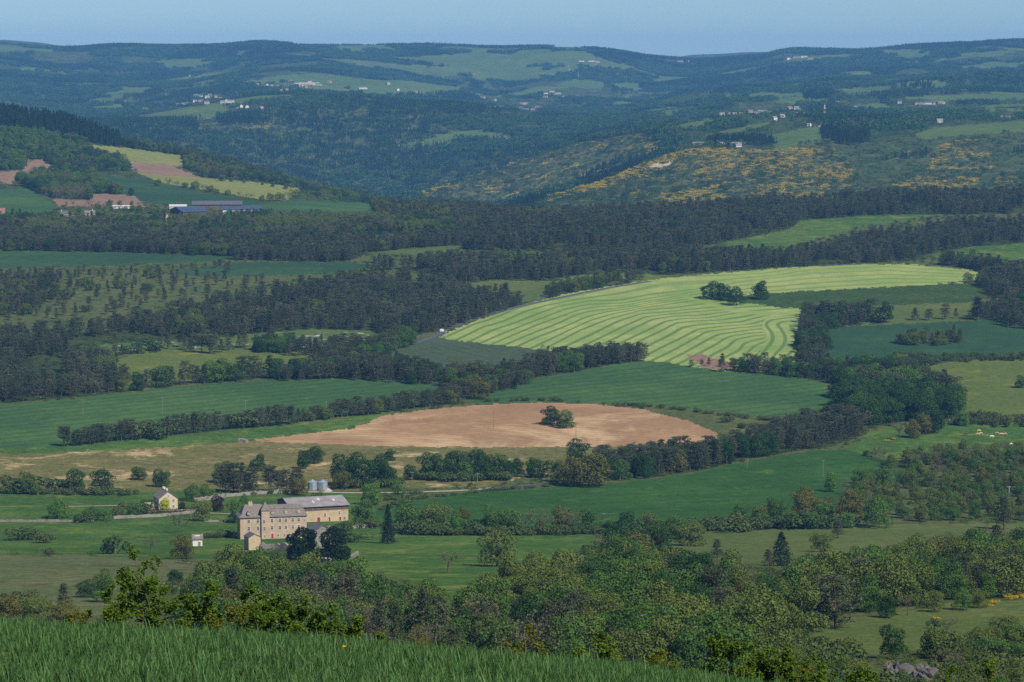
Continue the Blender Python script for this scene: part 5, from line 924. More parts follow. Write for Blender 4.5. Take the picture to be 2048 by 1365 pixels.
def door(par, x, z, w_, h, mat, y=0.0):
    m = MB(); m.box(x, x + w_, y - .06, y - .004, z, z + h); m.box(x + w_ * .5 - .02, x + w_ * .5 + .02, y - .08, y - .06, z + .1, z + h - .1); d = m.build('door', mat, par)
    s = MB(); s.box(x - .2, x, y - .1, y - .002, z, z + h + .2); s.box(x + w_, x + w_ + .2, y - .1, y - .002, z, z + h + .2); s.box(x, x + w_, y - .1, y - .002, z + h, z + h + .2); s.build('door_frame', BM_['frame'], d); return d
def rot2(x, y, a): return x * math.cos(a) - y * math.sin(a), x * math.sin(a) + y * math.cos(a)
# the manor
p, s = ground(480.7, 1079); a = R(12)
man = empty('manor_house', p, a, label='long stone manor house with slate roof and square stair turret', cat='house')
W, D, H = 27.5, 11.0, 8.9
m = MB(); m.box(0, W, 0, D, -5, H); m.build('wall', BM_['stone'], man)
m = MB(); m.solid([(2.6, 5.4, H + 4.6), (9.4, 5.4, H + 4.6), (9.4, 5.6, H + 4.6), (2.6, 5.6, H + 4.6)], [(.5, .9, H + .9), (9.4, .9, H + .9), (9.4, D - .9, H + .9), (.5, D - .9, H + .9)])
m.solid([(.5, .9, H + .897), (9.4, .9, H + .897), (9.4, D - .9, H + .897), (.5, D - .9, H + .897)], [(-.7, -.6, H + .02), (9.4, -.6, H + .02), (9.4, D + .6, H + .02), (-.7, D + .6, H + .02)]); m.build('roof', BM_['slate'], man)
m = MB(); m.solid([(9.403, 1.5, H + 3.1), (W - 1.3, 1.5, H + 3.1), (W - 1.3, D - 1.5, H + 3.1), (9.403, D - 1.5, H + 3.1)], [(9.403, -.5, H + .025), (W + .5, -.5, H + .025), (W + .5, D + .5, H + .025), (9.403, D + .5, H + .025)])
m.solid([(9.403, 5.4, H + 4.25), (W - 3.2, 5.4, H + 4.25), (W - 3.2, 5.6, H + 4.25), (9.403, 5.6, H + 4.25)], [(9.403, 1.3, H + 3.105), (W - 1.1, 1.3, H + 3.105), (W - 1.1, D - 1.3, H + 3.105), (9.403, D - 1.3, H + 3.105)]); m.build('mansard_roof', BM_['slate'], man)
m = MB(); m.box(8.7, 12.05, -1.0, 2.2, -5, H + 2.85); tur = m.build('turret', BM_['stone'], man)
m = MB(); m.solid([(10.33, .55, H + 6.3), (10.42, .55, H + 6.3), (10.42, .64, H + 6.3), (10.33, .64, H + 6.3)], [(8.35, -1.35, H + 2.853), (12.4, -1.35, H + 2.853), (12.4, 2.55, H + 2.853), (8.35, 2.55, H + 2.853)]); m.tube([(10.375, .6, H + 6.2), (10.375, .6, H + 6.9)], .06, 6); m.build('turret_roof', BM_['slate'], tur)
m = MB(); m.box(4.0, 5.7, 4.8, 6.2, H + 3.6, H + 5.5); m.box(4.3, 4.7, 5.2, 5.7, H + 5.5, H + 6.0); m.box(5.0, 5.4, 5.2, 5.7, H + 5.5, H + 6.0); m.build('chimney', BM_['stone'], man)
zx = lambda x: (x - 245) * 27.5 / 815
for x in (350, 462, 635, 732, 803, 888, 962):
    window(man, zx(x) - .5, 6.55, .95, 1.5); window(man, zx(x) - .5, 3.5, .95, 1.6, fmat=BM_['white'] if x > 780 else None)
window(man, zx(535) - .45, 6.5, .85, 1.5, -1.0); window(man, zx(538) - .45, 3.45, .85, 1.6, -1.0); window(man, zx(552) - .3, H + 1.4, .5, .5, -1.0)
for x in (468, 708, 785, 905): window(man, zx(x) - .35, .7, .7, .95)
window(man, zx(540) - .3, .7, .6, .9, -1.0); window(man, zx(1032) - .3, 6.6, .6, 1.0); window(man, zx(1032) - .25, 3.9, .5, .8); door(man, zx(637) - .5, .05, 1.0, 1.9, BM_['red'])
for x, mt in ((347, 'slate'), (640, 'slate'), (805, 'stone'), (962, 'stone')):
    m = MB(); x0 = zx(x); m.box(x0 - .55, x0 + .55, -.1, 2.0, H + 1.0, H + 2.0); m.solid([(x0 - .02, -.15, H + 2.6), (x0 + .02, -.15, H + 2.6), (x0 + .02, 2.0, H + 2.6), (x0 - .02, 2.0, H + 2.6)], [(x0 - .6, -.15, H + 2.003), (x0 + .6, -.15, H + 2.003), (x0 + .6, 2.0, H + 2.003), (x0 - .6, 2.0, H + 2.003)])
    d = m.build('dormer', BM_[mt], man); window(d, x0 - .25, H + 1.25, .5, .6, -.1, name='dormer_window')
# the barn behind it
pr, s = ground(696.5, 1042); a = R(19); dx_, dy_ = rot2(26, 0, a)
barn = empty('barn', (pr.x - dx_, pr.y - dy_, pr.z), a, label='long low stone barn with boarded top and grey roof behind the manor', cat='barn')
m = MB(); m.box(0, 26, 0, 24, -7, 5.2); m.build('wall', BM_['pale'], barn)
m = MB(); m.box(-.03, 26.03, -.03, 24.03, 5.203, 7.2); m.solid([(-.03, 11.99, 9.6), (-.03, 12.01, 9.6), (26.03, 12.01, 9.6), (26.03, 11.99, 9.6)], [(-.03, -.03, 7.203), (-.03, 24.03, 7.203), (26.03, 24.03, 7.203), (26.03, -.03, 7.203)]); m.build('boarding', BM_['board'], barn)
rf = gable_roof(26, 24, 7.2, 2.4, 'x', BM_['sheet'], barn, .7, .15)
for x, y, w_ in ((20.5, 5, .9), (14, 7, 1.2), (11, 4, .8)):
    z = 7.2 + 2.4 * y / 12 + .2; m = MB(); m.slab([(x, y, z), (x + w_, y, z), (x + w_, y + 2.6, z + .52), (x, y + 2.6, z + .52)], .06); m.build('skylight', BM_['concrete'], rf)
bx = lambda x: (x - 870) * 26 / 675
for x, z, w_, h in ((1195, .3, 1.5, 2.0), (1322, .4, .9, 1.8), (1450, .4, 1.0, 1.6), (1270, 2.4, .7, 1.6)): door(barn, bx(x) - w_ / 2, z, w_, h, BM_['red'])
window(barn, bx(1500) - .4, .5, .9, 1.5); window(barn, bx(1440) - .4, 3.0, .8, 1.6, fmat=BM_['white'])
def simple(name, u, v, th, W, D, H, rise, axis, wm, rm, label, cat='house', wins=(), chim=(), doors=(), over=.35):
    p, s = ground(u, v); e = empty(name, p, R(th), label=label, cat=cat)
    house_wall(W, D, H, rise, axis, BM_[wm], e); gable_roof(W, D, H, rise, axis, BM_[rm], e, over)
    for x, z, w_, h in wins: window(e, x, z, w_, h)
    for x, z, w_, h, mt in doors: door(e, x, z, w_, h, BM_[mt])
    for x, y, z0, z1 in chim: m = MB(); m.box(x - .3, x + .3, y - .3, y + .3, z0, z1); m.box(x - .37, x + .37, y - .37, y + .37, z1 + .002, z1 + .14); m.build('chimney', BM_['white'], e)
    return e
simple('outhouse', 497.5, 1101, 24, 4.8, 5.5, 4.8, 1.3, 'y', 'pale', 'darkslate', 'small pale stone outhouse with gable at the left end of the retaining wall', 'outhouse', wins=((2.0, 3.0, .5, .6),), over=.2)
simple('outhouse', 629, 1098, 28, 7.0, 7.0, 7.0, 1.8, 'y', 'grey', 'darkslate', 'stone outhouse with dark slate roof between the two yews', 'outhouse', wins=((3.0, 3.4, .6, .8),), over=.25)
hs = simple('farmhouse', 318, 1021, 20, 8.7, 11, 5.3, 3.1, 'y', 'cream', 'slate', 'gabled cream stone farmhouse with three white chimneys on the lawn', 'house', wins=((4.1, 6.0, .55, .8), (6.3, 3.6, .9, 1.1), (6.3, .9, .9, 1.1), (1.6, 3.6, .9, 1.1)), chim=((4.35, 2.5, 7.9, 9.3), (4.35, 7.0, 7.9, 9.3), (4.35, 9.6, 7.9, 9.2)))
m = MB(); m.box(-5.2, -.003, 3.0, 6.5, -3, 2.6); m.box(-5.4, -.003, 2.8, 6.7, 2.603, 2.8); m.box(-5.2, -4.2, 1.0, 2.997, -3, 1.4); m.build('annex', BM_['pale'], hs)
m = MB(); m.box(-7, 17, -3.2, -2.6, -3, .25); m.build('terrace', BM_['pale'], hs)
ht = simple('hut', 385.5, 1093, 8, 3.8, 3.6, 2.9, 1.5, 'x', 'white', 'slate', 'small pale square hut with slate roof on the meadow left of the manor', 'hut', doors=((2.2, .0, .8, 1.7, 'wood'),))
m = MB(); m.slab([(.9, .75, 3.8), (2.9, .75, 3.8), (2.9, 1.15, 4.12), (.9, 1.15, 4.12)], .05); m.build('skylight', BM_['concrete'], ht)
for u, lab in ((625, 'corrugated steel grain silo, left one of the pair'), (645.8, 'corrugated steel grain silo, right one of the pair')):
    p, s = ground(u, 980.5); e = empty('grain_silo', p, 0, label=lab, cat='silo', group='pair of steel silos'); n = 28
    m = MB()
    for k in range(9): z0, z1 = k * .44, k * .44 + .44; m.tube([(0, 0, z0 - (2 if k == 0 else 0)), (0, 0, z1 - .05)], 2.35, n); m.tube([(0, 0, z1 - .05), (0, 0, z1)], 2.38, n)
    m.build('shell', BM_['steel'], e); m = MB()
    for k in range(n):
        a0, a1 = k * 2 * math.pi / n, (k + 1) * 2 * math.pi / n; m.poly((2.5 * math.cos(a0), 2.5 * math.sin(a0), 3.97), (2.5 * math.cos(a1), 2.5 * math.sin(a1), 3.97), (.3 * math.cos(a1), .3 * math.sin(a1), 5.0), (.3 * math.cos(a0), .3 * math.sin(a0), 5.0))
    rf = m.build('roof', BM_['steel'], e); m = MB(); m.tube([(0, 0, 4.98), (0, 0, 5.25)], .33, 12); m.build('cap', BM_['steel'], rf)
    m = MB(); m.box(-.25, -.2, -2.52, -2.44, 0, 4); m.box(.2, .25, -2.52, -2.44, 0, 4)
    for k in range(12): m.box(-.2, .2, -2.5, -2.46, .3 + k * .3, .34 + k * .3)
    m.build('ladder', BM_['steel'], e)
p, s = ground(655, 983); r = np.random.default_rng(5); m = MB(); ring = []
for j, (rr, zz) in enumerate(((2.6, -.4), (1.9, .5), (1.1, 1.1), (.3, 1.55))): ring.append([(rr * math.cos(k * .524) * r.uniform(.88, 1.12), rr * math.sin(k * .524) * r.uniform(.88, 1.12), zz * r.uniform(.92, 1.08)) for k in range(12)])
for A, B in zip(ring[:-1], ring[1:]):
    for k in range(12): m.poly(A[k], A[(k + 1) % 12], B[(k + 1) % 12], B[k])
m.poly(*ring[-1]); tag(m.build('gravel_heap', BM_['gravel'], loc=p), 'grey heap of gravel beside the right steel silo', 'gravel heap')
# farm sheds with solar roofs, hamlet
simple('farm_shed', 339, 424, 8, 18, 22, 5.5, 1.5, 'x', 'cream', 'concrete', 'cream walled shed at the left end of the solar roofed farm', 'shed', wins=((4, 1.5, 2, 1.2), (9, 1.5, 2, 1.2)))
e = simple('farm_shed', 366, 433, 24, 26, 46, 4.5, 4.0, 'x', 'board', 'solar', 'big shed with a wide blue solar roof in the middle of the farm', 'shed', over=.8)
e = simple('farm_shed', 385, 420, 4, 52, 20, 5.5, 3.2, 'x', 'board', 'darkslate', 'long dark roofed shed at the back of the farm', 'shed', over=.8)
e = simple('farm_shed', 446, 429, 6, 41, 18, 5.0, 2.8, 'x', 'white', 'solar', 'long white walled shed with dark solar roof at the right of the farm', 'shed', doors=((3, 0, 4, 4, 'steel'), (22, 0, 4, 4, 'steel')), over=.7)
simple('house', 119, 438, 15, 10.5, 8.5, 5.0, 2.6, 'x', 'cream', 'darkslate', 'cream house with dark roof in the hamlet at left', 'house', wins=((2, 1.2, 1, 1.2), (6.5, 1.2, 1, 1.2), (2, 3.4, 1, 1.1), (6.5, 3.4, 1, 1.1)), chim=((2.5, 4.2, 7, 8.6),))
simple('greenhouse', 141, 438, 10, 8.5, 6, 2.4, 1.0, 'x', 'steel', 'steel', 'pale greenhouse attached to the cream hamlet house', 'greenhouse')
simple('house', 170, 436, 12, 10.5, 8, 4.6, 2.4, 'x', 'pink', 'slate', 'pinkish house with grey roof in the middle of the hamlet', 'house', wins=((2, 1.2, 1, 1.2), (6.5, 1.2, 1, 1.2)), chim=((8, 4, 6.6, 8.2),))
simple('house', 331, 441, 22, 6.0, 9, 4.0, 2.8, 'y', 'cream', 'slate', 'small cream gabled house below the farm sheds', 'house', wins=((2.5, 1.2, 1, 1.2),))
simple('greenhouse', 4, 442, 5, 29, 8, 2.6, 1.2, 'x', 'steel', 'steel', 'long pale blue greenhouse at the left edge of the valley', 'greenhouse')
simple('house', -8, 432, 8, 9, 8, 5, 2.5, 'x', 'pink', 'tile', 'pinkish house cut by the left edge of the picture', 'house', wins=((5, 1.2, 1, 1.2),))
simple('farm_shed', 224, 418, 4, 21, 6, 2.6, .9, 'x', 'white', 'concrete', 'low white shed above the hamlet', 'shed')
# far villages: every house its own thing
V1 = lambda *L: [(340 + x * .166, 150 + y * .166, w_ * .166) for x, y, w_ in L]
V2 = lambda *L: [(650 + x * .3418, 50 + y * .3418, w_ * .3418) for x, y, w_ in L]
V3 = lambda *L: [(1400 + x * .166, 170 + y * .166, w_ * .166) for x, y, w_ in L]
V4 = lambda *L: [(1348 + x * .3418, 50 + y * .3418, w_ * .3418) for x, y, w_ in L]
VILL = [('on the village hill', V1((310, 268, 50), (375, 275, 60), (450, 285, 60), (305, 335, 50), (365, 335, 60), (440, 355, 60), (480, 262, 45), (560, 280, 50), (612, 305, 45), (635, 345, 60), (680, 332, 34), (725, 345, 80), (690, 388, 60), (745, 380, 55), (820, 418, 24), (862, 400, 20), (930, 400, 40), (1110, 418, 40), (962, 246, 40), (90, 372, 40), (160, 368, 50), (215, 362, 30), (-300, 430, 60), (-84, 395, 30)), 0),
 ('in the town behind', V1((1050, 132, 30), (1170, 132, 30), (1220, 150, 32), (1245, 168, 30), (1300, 158, 30), (1342, 202, 34), (1365, 182, 30), (1405, 188, 30), (1440, 152, 36), (1472, 168, 34), (1505, 192, 34), (1545, 182, 30), (1560, 152, 30), (1600, 142, 30), (1395, 92, 55), (1456, 86, 18), (1640, 158, 30), (1795, 130, 80), (1915, 98, 40), (240, 22, 24), (380, 45, 80), (500, 48, 50), (785, 50, 20)), 1),
 ('in the far central hamlet', V2((928, 432, 36), (986, 447, 26), (962, 492, 44), (1000, 488, 44), (1034, 492, 30), (1165, 467, 55), (1135, 493, 36), (1172, 503, 56), (1215, 503, 48), (1228, 517, 40), (1247, 487, 42)), 0),
 ('above the far hamlet', V2((1285, 428, 52), (1302, 407, 42), (1332, 397, 36), (1362, 408, 38), (1386, 428, 34), (1512, 472, 25)), 1), ('under the central ridge', V2((1560, 217, 50), (1592, 222, 30), (1500, 216, 32), (430, 388, 16), (375, 352, 22), (225, 378, 60), (525, 398, 40)), 1),
 ('in the plateau village', V3((270, 380, 60), (375, 368, 60), (425, 372, 56), (492, 372, 42), (560, 348, 60), (612, 347, 56), (682, 364, 66), (722, 344, 56), (782, 348, 50), (836, 354, 44), (1092, 304, 56), (1160, 302, 56), (1212, 314, 66), (1142, 394, 44), (1192, 374, 60), (1252, 380, 56), (1290, 368, 50), (1000, 398, 60), (915, 437, 50), (1666, 230, 26), (1460, 308, 25), (1872, 302, 22)), 0),
 ('on the right plateau', V4((1942, 558, 56), (1558, 574, 36), (1836, 558, 16), (1322, 464, 26), (1440, 468, 60), (1500, 466, 60), (1570, 464, 50)), 1), ('under the skyline hill', V4((675, 203, 26), (716, 193, 40), (762, 191, 56), (797, 203, 30), (36, 218, 36), (76, 218, 20)), 0)]
rv = np.random.default_rng(12)
for place, L, tone in VILL:
    for k, (u, v, w_) in enumerate(sorted(L)):
        p, s = ground(u, v, 3300); Wm = max(7.0, w_ * s * 1.0); Wm = min(Wm, 26); D_ = min(Wm, rv.uniform(7, 9)); H_ = rv.uniform(4.2, 6.2) if Wm < 18 else 4.2; ax = 'x' if Wm > 8.5 or rv.uniform() < .5 else 'y'
        wm = ['cream', 'white', 'pink', 'white', 'pale'][rv.integers(5)]; rm = (['slate', 'tile', 'slate', 'sheet'] if tone == 0 else ['slate', 'darkslate', 'sheet', 'tile'])[rv.integers(4)]
        e = empty('village_house', (p.x - Wm / 2, p.y, p.z), R(rv.uniform(-25, 35)), label='tiny %s house with %s roof, %s from the left %s' % ({'cream': 'cream', 'white': 'white', 'pink': 'pinkish', 'pale': 'stone'}[wm], {'slate': 'grey', 'tile': 'reddish', 'sheet': 'pale grey', 'darkslate': 'dark'}[rm], ORD[k], place), cat='house', group='houses ' + place)
        house_wall(Wm, D_, H_, 2.4, ax, BM_[wm], e, deep=5); gable_roof(Wm, D_, H_, 2.4, ax, BM_[rm], e, .3)
def farm(u, v, W, D, H, th, wm, rm, lab, cat='barn', name='barn'):
    p, s = ground(u, v, 3300); e = empty(name, p, R(th), label=lab, cat=cat); house_wall(W, D, H, 2.2, 'x', BM_[wm], e, deep=6); gable_roof(W, D, H, 2.2, 'x', BM_[rm], e, .5); return e
farm(1386, 293.5, 36, 12, 5, 4, 'pink', 'sheet', 'long grey barn at the left of the farm on the broom spur'); farm(1440, 293, 40, 10, 4, 2, 'board', 'sheet', 'long low barn at the right of the farm on the broom spur')
farm(1472, 295, 9, 8, 3.5, 4, 'white', 'sheet', 'small white shed in front of the barns on the broom spur', 'shed', 'farm_shed'); farm(1697, 231.5, 30, 12, 5, 4, 'pink', 'darkslate', 'long barn with dark roof beside the plateau village')
farm(1697, 243, 28, 6, 2.2, 3, 'white', 'concrete', 'low white tunnel shed at the dark far field', 'shed', 'farm_shed'); farm(1630, 254, 22, 8, 2.4, 8, 'white', 'concrete', 'low white shed beside the two white tanks', 'shed', 'farm_shed')
for u, lab in ((1615.5, 'white round tank, left one beside the low shed'), (1620.5, 'white round tank, right one beside the low shed')):
    p, s = ground(u, 253, 3300); m = MB(); m.tube([(0, 0, -3), (0, 0, 4.2)], 1.9, 14); m.tube([(0, 0, 4.2), (0, 0, 4.9)], [1.9, .5], 14); tag(m.build('storage_tank', BM_['white'], loc=p), lab, 'tank')
# masts
def mast(u, v, hpx, lab, redwhite):
    p, s = ground(u, v, 3300); h = hpx * s; e = empty('antenna_mast' if redwhite else 'lattice_mast', p, 0, label=lab, cat='mast'); n = 7
    for k in range(n):
        m = MB(); z0, z1 = h * k / n - (3 if k == 0 else 0), h * (k + 1) / n - .02; r_ = 1.3 - .1 * k
        for qx, qy in ((-1, -1), (1, -1), (1, 1), (-1, 1)): m.tube([(qx * r_, qy * r_, z0), (qx * r_, qy * r_, z1)], .32, 5)
        m.tube([(-r_, -r_, z0), (r_, -r_, z1)], .2, 4); m.tube([(r_, -r_, z0), (-r_, -r_, z1)], .2, 4); m.box(-r_, r_, -r_, r_, z1 - .3, z1 - .1)
        m.build('mast_section', BM_['red' if k in (0, 3, 6) else 'white'] if redwhite else BM_['steel'], e)
mast(1649, 236, 30, 'red and white banded lattice mast above the plateau village', True); mast(1138, 143, 15, 'tall thin mast on the far central hill, left one', False); mast(1157, 158, 14, 'tall thin mast on the far central hill, right one', False)
# poles
POLES = [(166, 831, 32, 'wood', 'leftmost pole in the long wheat field'), (325, 829, 35, 'wood', 'second pole from the left in the long wheat field'), (491, 832, 32, 'wood', 'pole behind the pine row below the long wheat field'), (653, 836, 34, 'wood', 'rightmost pole of the long wheat field'),
 (987, 857, 35, 'wood', 'pole in the middle of the ploughed field'), (1152, 879, 32, 'wood', 'pole right of the tree pair on the ploughed field'), (1682, 781, 21, 'concrete', 'pale pole at the tip of the domed wheat field'), (1646, 953, 33, 'wood', 'pole standing in the deep green wheat field'), (1494, 937, 20, 'wood', 'pole at the upper edge of the deep green wheat field'),
 (1826, 972, 27, 'wood', 'pole at the right tip of the deep green wheat field'), (2018, 998, 26, 'concrete', 'white concrete pole with crossarm near the right edge'), (972, 637, 21, 'wood', 'roadside pole beside the left pine wood, second from the bend'), (1002, 623, 16, 'wood', 'roadside pole third from the bend'), (1046, 612, 16, 'wood', 'roadside pole fourth from the bend'),
 (1077, 605, 14, 'wood', 'roadside pole before the hedge behind the hay field'), (892, 675, 13, 'concrete', 'pale pole at the road bend below the hay field'), (824, 969, 26, 'wood', 'pole beside the dark tree left of the long copse'), (955, 964, 18, 'wood', 'pole in front of the long dark copse'), (1207, 1046, 20, 'wood', 'pole at the field hedge'), (862, 1046, 18, 'wood', 'pole at the lower left of the deep green wheat field')]
for u, v, hp, mt, lab in POLES:
    p, s = ground(u, v); h = hp * s; e = empty('utility_pole', p, 0, label=lab, cat='pole', group='poles of the power lines'); m = MB(); m.tube([(0, 0, -1), (0, 0, h)], [.17, .12], 8); m.build('pole', BM_[mt], e)
    m = MB(); m.box(-.9, .9, -.22, -.12, h - .5, h - .36); c_ = m.build('crossarm', BM_[mt], e)
    for x in (-.75, 0, .75): m = MB(); m.tube([(x, -.17, h - .36), (x, -.17, h - .14)], .06, 6); m.build('insulator', BM_['white'], c_)
# road, tracks, walls
def ribbon(path, wid, up, step=6.0):
    P = [ground(u, v)[0] for u, v in path]; L = []
    for A, B in zip(P[:-1], P[1:]):
        n = max(1, int((B - A).xy.length / step))
        for k in range(n): L.append(A.lerp(B, k / n))
    L.append(P[-1]); L = np.array([(q.x, q.y) for q in L])
    for _ in range(3): L[1:-1] = .25 * L[:-2] + .5 * L[1:-1] + .25 * L[2:]
    T = np.gradient(L, axis=0); T /= np.linalg.norm(T, axis=1, keepdims=True); Nn = np.c_[-T[:, 1], T[:, 0]]
    return L, Nn
def strip(name, path, wid, mat, lab, cat='road', up=.12):
    L, Nn = ribbon(path, wid, up); V = []
    for k in (-.5, -.25, 0, .25, .5): q = L + Nn * wid * k; V.append(np.c_[q, heights(q[:, 0], q[:, 1]) + up])
    V = np.stack(V, 1); n = len(L); idx = np.arange(n * 5).reshape(n, 5); Q = np.stack([idx[:-1, 1:], idx[:-1, :-1], idx[1:, :-1], idx[1:, 1:]], -1).reshape(-1, 4)
    o = bpy.data.objects.new(name, fast_mesh(name, V.reshape(-1, 3), [Q], [mat], smooth=True)); COL.objects.link(o); return tag(o, lab, cat, kind='structure')
strip('road', [(820, 690), (845, 682), (868, 674), (880, 667), (895, 659), (925, 647), (960, 635), (1000, 623), (1046, 611), (1100, 600), (1160, 587), (1225, 575), (1300, 563)], 4.6, BM_['asphalt'], 'narrow asphalt road bending round the hay field')
strip('road', [(1640, 533), (1680, 530), (1720, 529)], 6.0, BM_['asphalt'], 'short stretch of road behind the far end of the hay field')
strip('track', [(605, 984), (660, 986), (720, 987), (820, 985), (940, 982), (1000, 975)], 4.0, BM_['track'], 'pale gravel track leading to the silos', 'track')
strip('track', [(1000, 975), (1050, 972), (1095, 967)], 4.5, BM_['asphalt'], 'grey track end at the corner of the deep green field', 'track')
strip('path', [(130, 1014), (220, 1012), (300, 1010)], 2.2, BM_['track'], 'garden path left of the gabled farmhouse', 'path'); strip('path', [(395, 1026), (440, 1027), (475, 1029)], 2.2, BM_['track'], 'pale path between farmhouse and manor', 'path')
strip('path', [(1205, 232), (1295, 226)], 1, BM_['track'], 'x', 'path') if False else None
def stonewall(path, h, wid, lab, name='stone_wall', mat=None, cat='wall'):
    L, Nn = ribbon(path, wid, 0, 1.2); n = len(L); r = np.random.default_rng(len(L)); z = heights(L[:, 0], L[:, 1]); hh = h * r.uniform(.8, 1.15, n); V = []
    for k, up in ((-.5, 0), (-.42, 1), (.42, 1), (.5, 0)): q = L + Nn * wid * k * r.uniform(.85, 1.15, (n, 1)); V.append(np.c_[q, np.where(up, z + hh, z - 1.0)])
    V = np.stack(V, 1); idx = np.arange(n * 4).reshape(n, 4); Q = np.stack([idx[:-1, 1:], idx[:-1, :-1], idx[1:, :-1], idx[1:, 1:]], -1).reshape(-1, 4); caps = np.array([idx[0], idx[-1][::-1]])
    o = bpy.data.objects.new(name, fast_mesh(name, V.reshape(-1, 3), [np.concatenate([Q, caps])], [mat or BM_['grey']])); COL.objects.link(o); return tag(o, lab, cat)
stonewall([(227, 1038), (270, 1036), (320, 1034), (391, 1026)], 1.3, .7, 'dry stone wall below the gabled farmhouse'); stonewall([(387, 1003), (420, 1000), (455, 994), (520, 989), (583, 985)], 1.7, .7, 'dry stone wall below the tall grey pines')
stonewall([(-20, 1044), (60, 1044), (160, 1044), (215, 1041)], .9, .7, 'low dry stone wall along the lawn at far left'); stonewall([(408, 1044), (440, 1044), (462, 1044)], .8, .6, 'low dry stone wall left of the manor')
stonewall([(519, 1102), (550, 1102), (582, 1103)], 2.9, .9, 'high stone retaining wall in front of the manor'); stonewall([(655, 1059), (700, 1058), (748, 1056)], 1.6, .8, 'stone yard wall in front of the barn'); stonewall([(640, 1124), (662, 1127)], 1.6, .8, 'broken stone wall between the feet of the yews')
stonewall([(703, 1118), (716, 1110)], 1.3, .8, 'broken stone wall right of the right yew'); stonewall([(478, 884), (495, 885)], 1.7, 3.0, 'grey stone heap at the left tip of the ploughed field', 'stone_heap', None, 'stone heap')
def hedge(path, h, wid, col, lab):
    L, Nn = ribbon(path, wid, 0, .5); r = np.random.default_rng(3); n = len(L) * 40; k = r.integers(0, len(L), n); w_ = r.uniform(-.5, .5, n); zz = r.uniform(0, 1, n); q = L[k] + Nn[k] * (w_ * wid)[:, None] + r.normal(size=(n, 2)) * .15
    P = np.c_[q, heights(q[:, 0], q[:, 1]) + zz * h]; d = np.c_[Nn[k] * (w_ * 2)[:, None], zz]; V, Q = leaves(P, d + r.normal(size=(n, 3)) * .5, .16 * r.uniform(.6, 1.4, n), r)
    o = bpy.data.objects.new('hedge', fast_mesh('hedge', V, [Q], [LM[col]])); COL.objects.link(o); tag(o, lab, 'hedge')
hedge([(303, 1027), (345, 1026), (394, 1022)], 1.9, 1.4, 'purple', 'dark purple clipped hedge below the gabled farmhouse'); hedge([(282, 1006), (312, 1006)], 1.5, 1.6, 'dark', 'dark green hedge left of the gabled farmhouse'); hedge([(358, 1002), (395, 1005)], 1.4, 1.4, 'dark', 'dark green hedge right of the gabled farmhouse')
# van on the road
p, s = ground(884, 664.5); p.z = height(p.x, p.y) + .14; q, _ = ground(925, 647); e = empty('van', p, math.atan2(q.y - p.y, q.x - p.x), label='white van driving on the road bend below the pine wood', cat='van')
m = MB(); pr_ = [(-2.3, .35), (2.35, .35), (2.4, .95), (1.75, 1.2), (1.15, 2.0), (.9, 2.1), (-2.25, 2.1), (-2.32, 1.9)]; m.solid([(x, .9, z) for x, z in pr_], [(x, -.9, z) for x, z in pr_]); m.build('body', BM_['vwhite'], e)
m = MB(); m.poly((1.72, -.8, 1.24), (1.72, .8, 1.24), (1.2, .75, 1.97), (1.2, -.75, 1.97)); w1 = m.build('windscreen', BM_['glass'], e, loc=(.03, 0, .02))
for y in (-.905, .905): m = MB(); m.box(.2, 1.1, y - .006, y + .006, 1.25, 1.85); m.build('side_window', BM_['glass'], e)
for x in (-1.5, 1.5):
    for y in (-.8, .8): m = MB(); m.tube([(x, y - .1, .34), (x, y + .1, .34)], .34, 14); wh = m.build('wheel', BM_['black'], e); m = MB(); yy = y + math.copysign(.105, y); m.tube([(x, yy - .01, .34), (x, yy + .01, .34)], .19, 10); m.build('rim', BM_['steel'], wh)
# cattle: one skinned body, copied
def cow_mesh():
    V = [(0, 0, 1.05), (.45, 0, 1.1), (.85, 0, 1.12), (1.1, 0, 1.05), (1.32, 0, .8), (1.55, 0, .58), (-.5, 0, 1.1), (-.85, 0, 1.12), (-.98, 0, .85), (-1.02, 0, .5)]
    Rr = [.38, .36, .33, .2, .17, .09, .36, .27, .05, .04]; E = [(0, 1), (1, 2), (2, 3), (3, 4), (4, 5), (0, 6), (6, 7), (7, 8), (8, 9)]
    for y in (-.2, .2):
        for at, x, kx in ((2, .72, .04), (7, -.78, -.1)):
            b = len(V); V += [(x, y, .75), (x + kx, y, .42), (x, y, .03)]; Rr += [.15, .08, .07]; E += [(at, b), (b, b + 1), (b + 1, b + 2)]
        b = len(V); V += [(1.3, y * 1.1, .92)]; Rr += [.05]; E += [(4, b)]
    me = bpy.data.meshes.new('cow'); me.from_pydata(V, E, []); o = bpy.data.objects.new('cow_source', me); COL.objects.link(o); o.modifiers.new('skin', 'SKIN'); o.modifiers.new('sub', 'SUBSURF').levels = 1
    if not me.skin_vertices: bpy.context.view_layer.objects.active = o; o.select_set(True); bpy.ops.mesh.customdata_skin_add()
    for i, sv in enumerate(me.skin_vertices[0].data): sv.radius = (Rr[i], Rr[i]); sv.use_root = i == 0
    C.view_layer.update(); out = bpy.data.meshes.new_from_object(o.evaluated_get(C.evaluated_depsgraph_get())); bpy.data.objects.remove(o); return out
CW = cow_mesh(); CWM = {}
for c_ in ('hide', 'whide', 'dhide'): q = CW.copy(); q.name = 'cow'; q.materials.clear(); q.materials.append(BM_[c_]); CWM[c_] = q
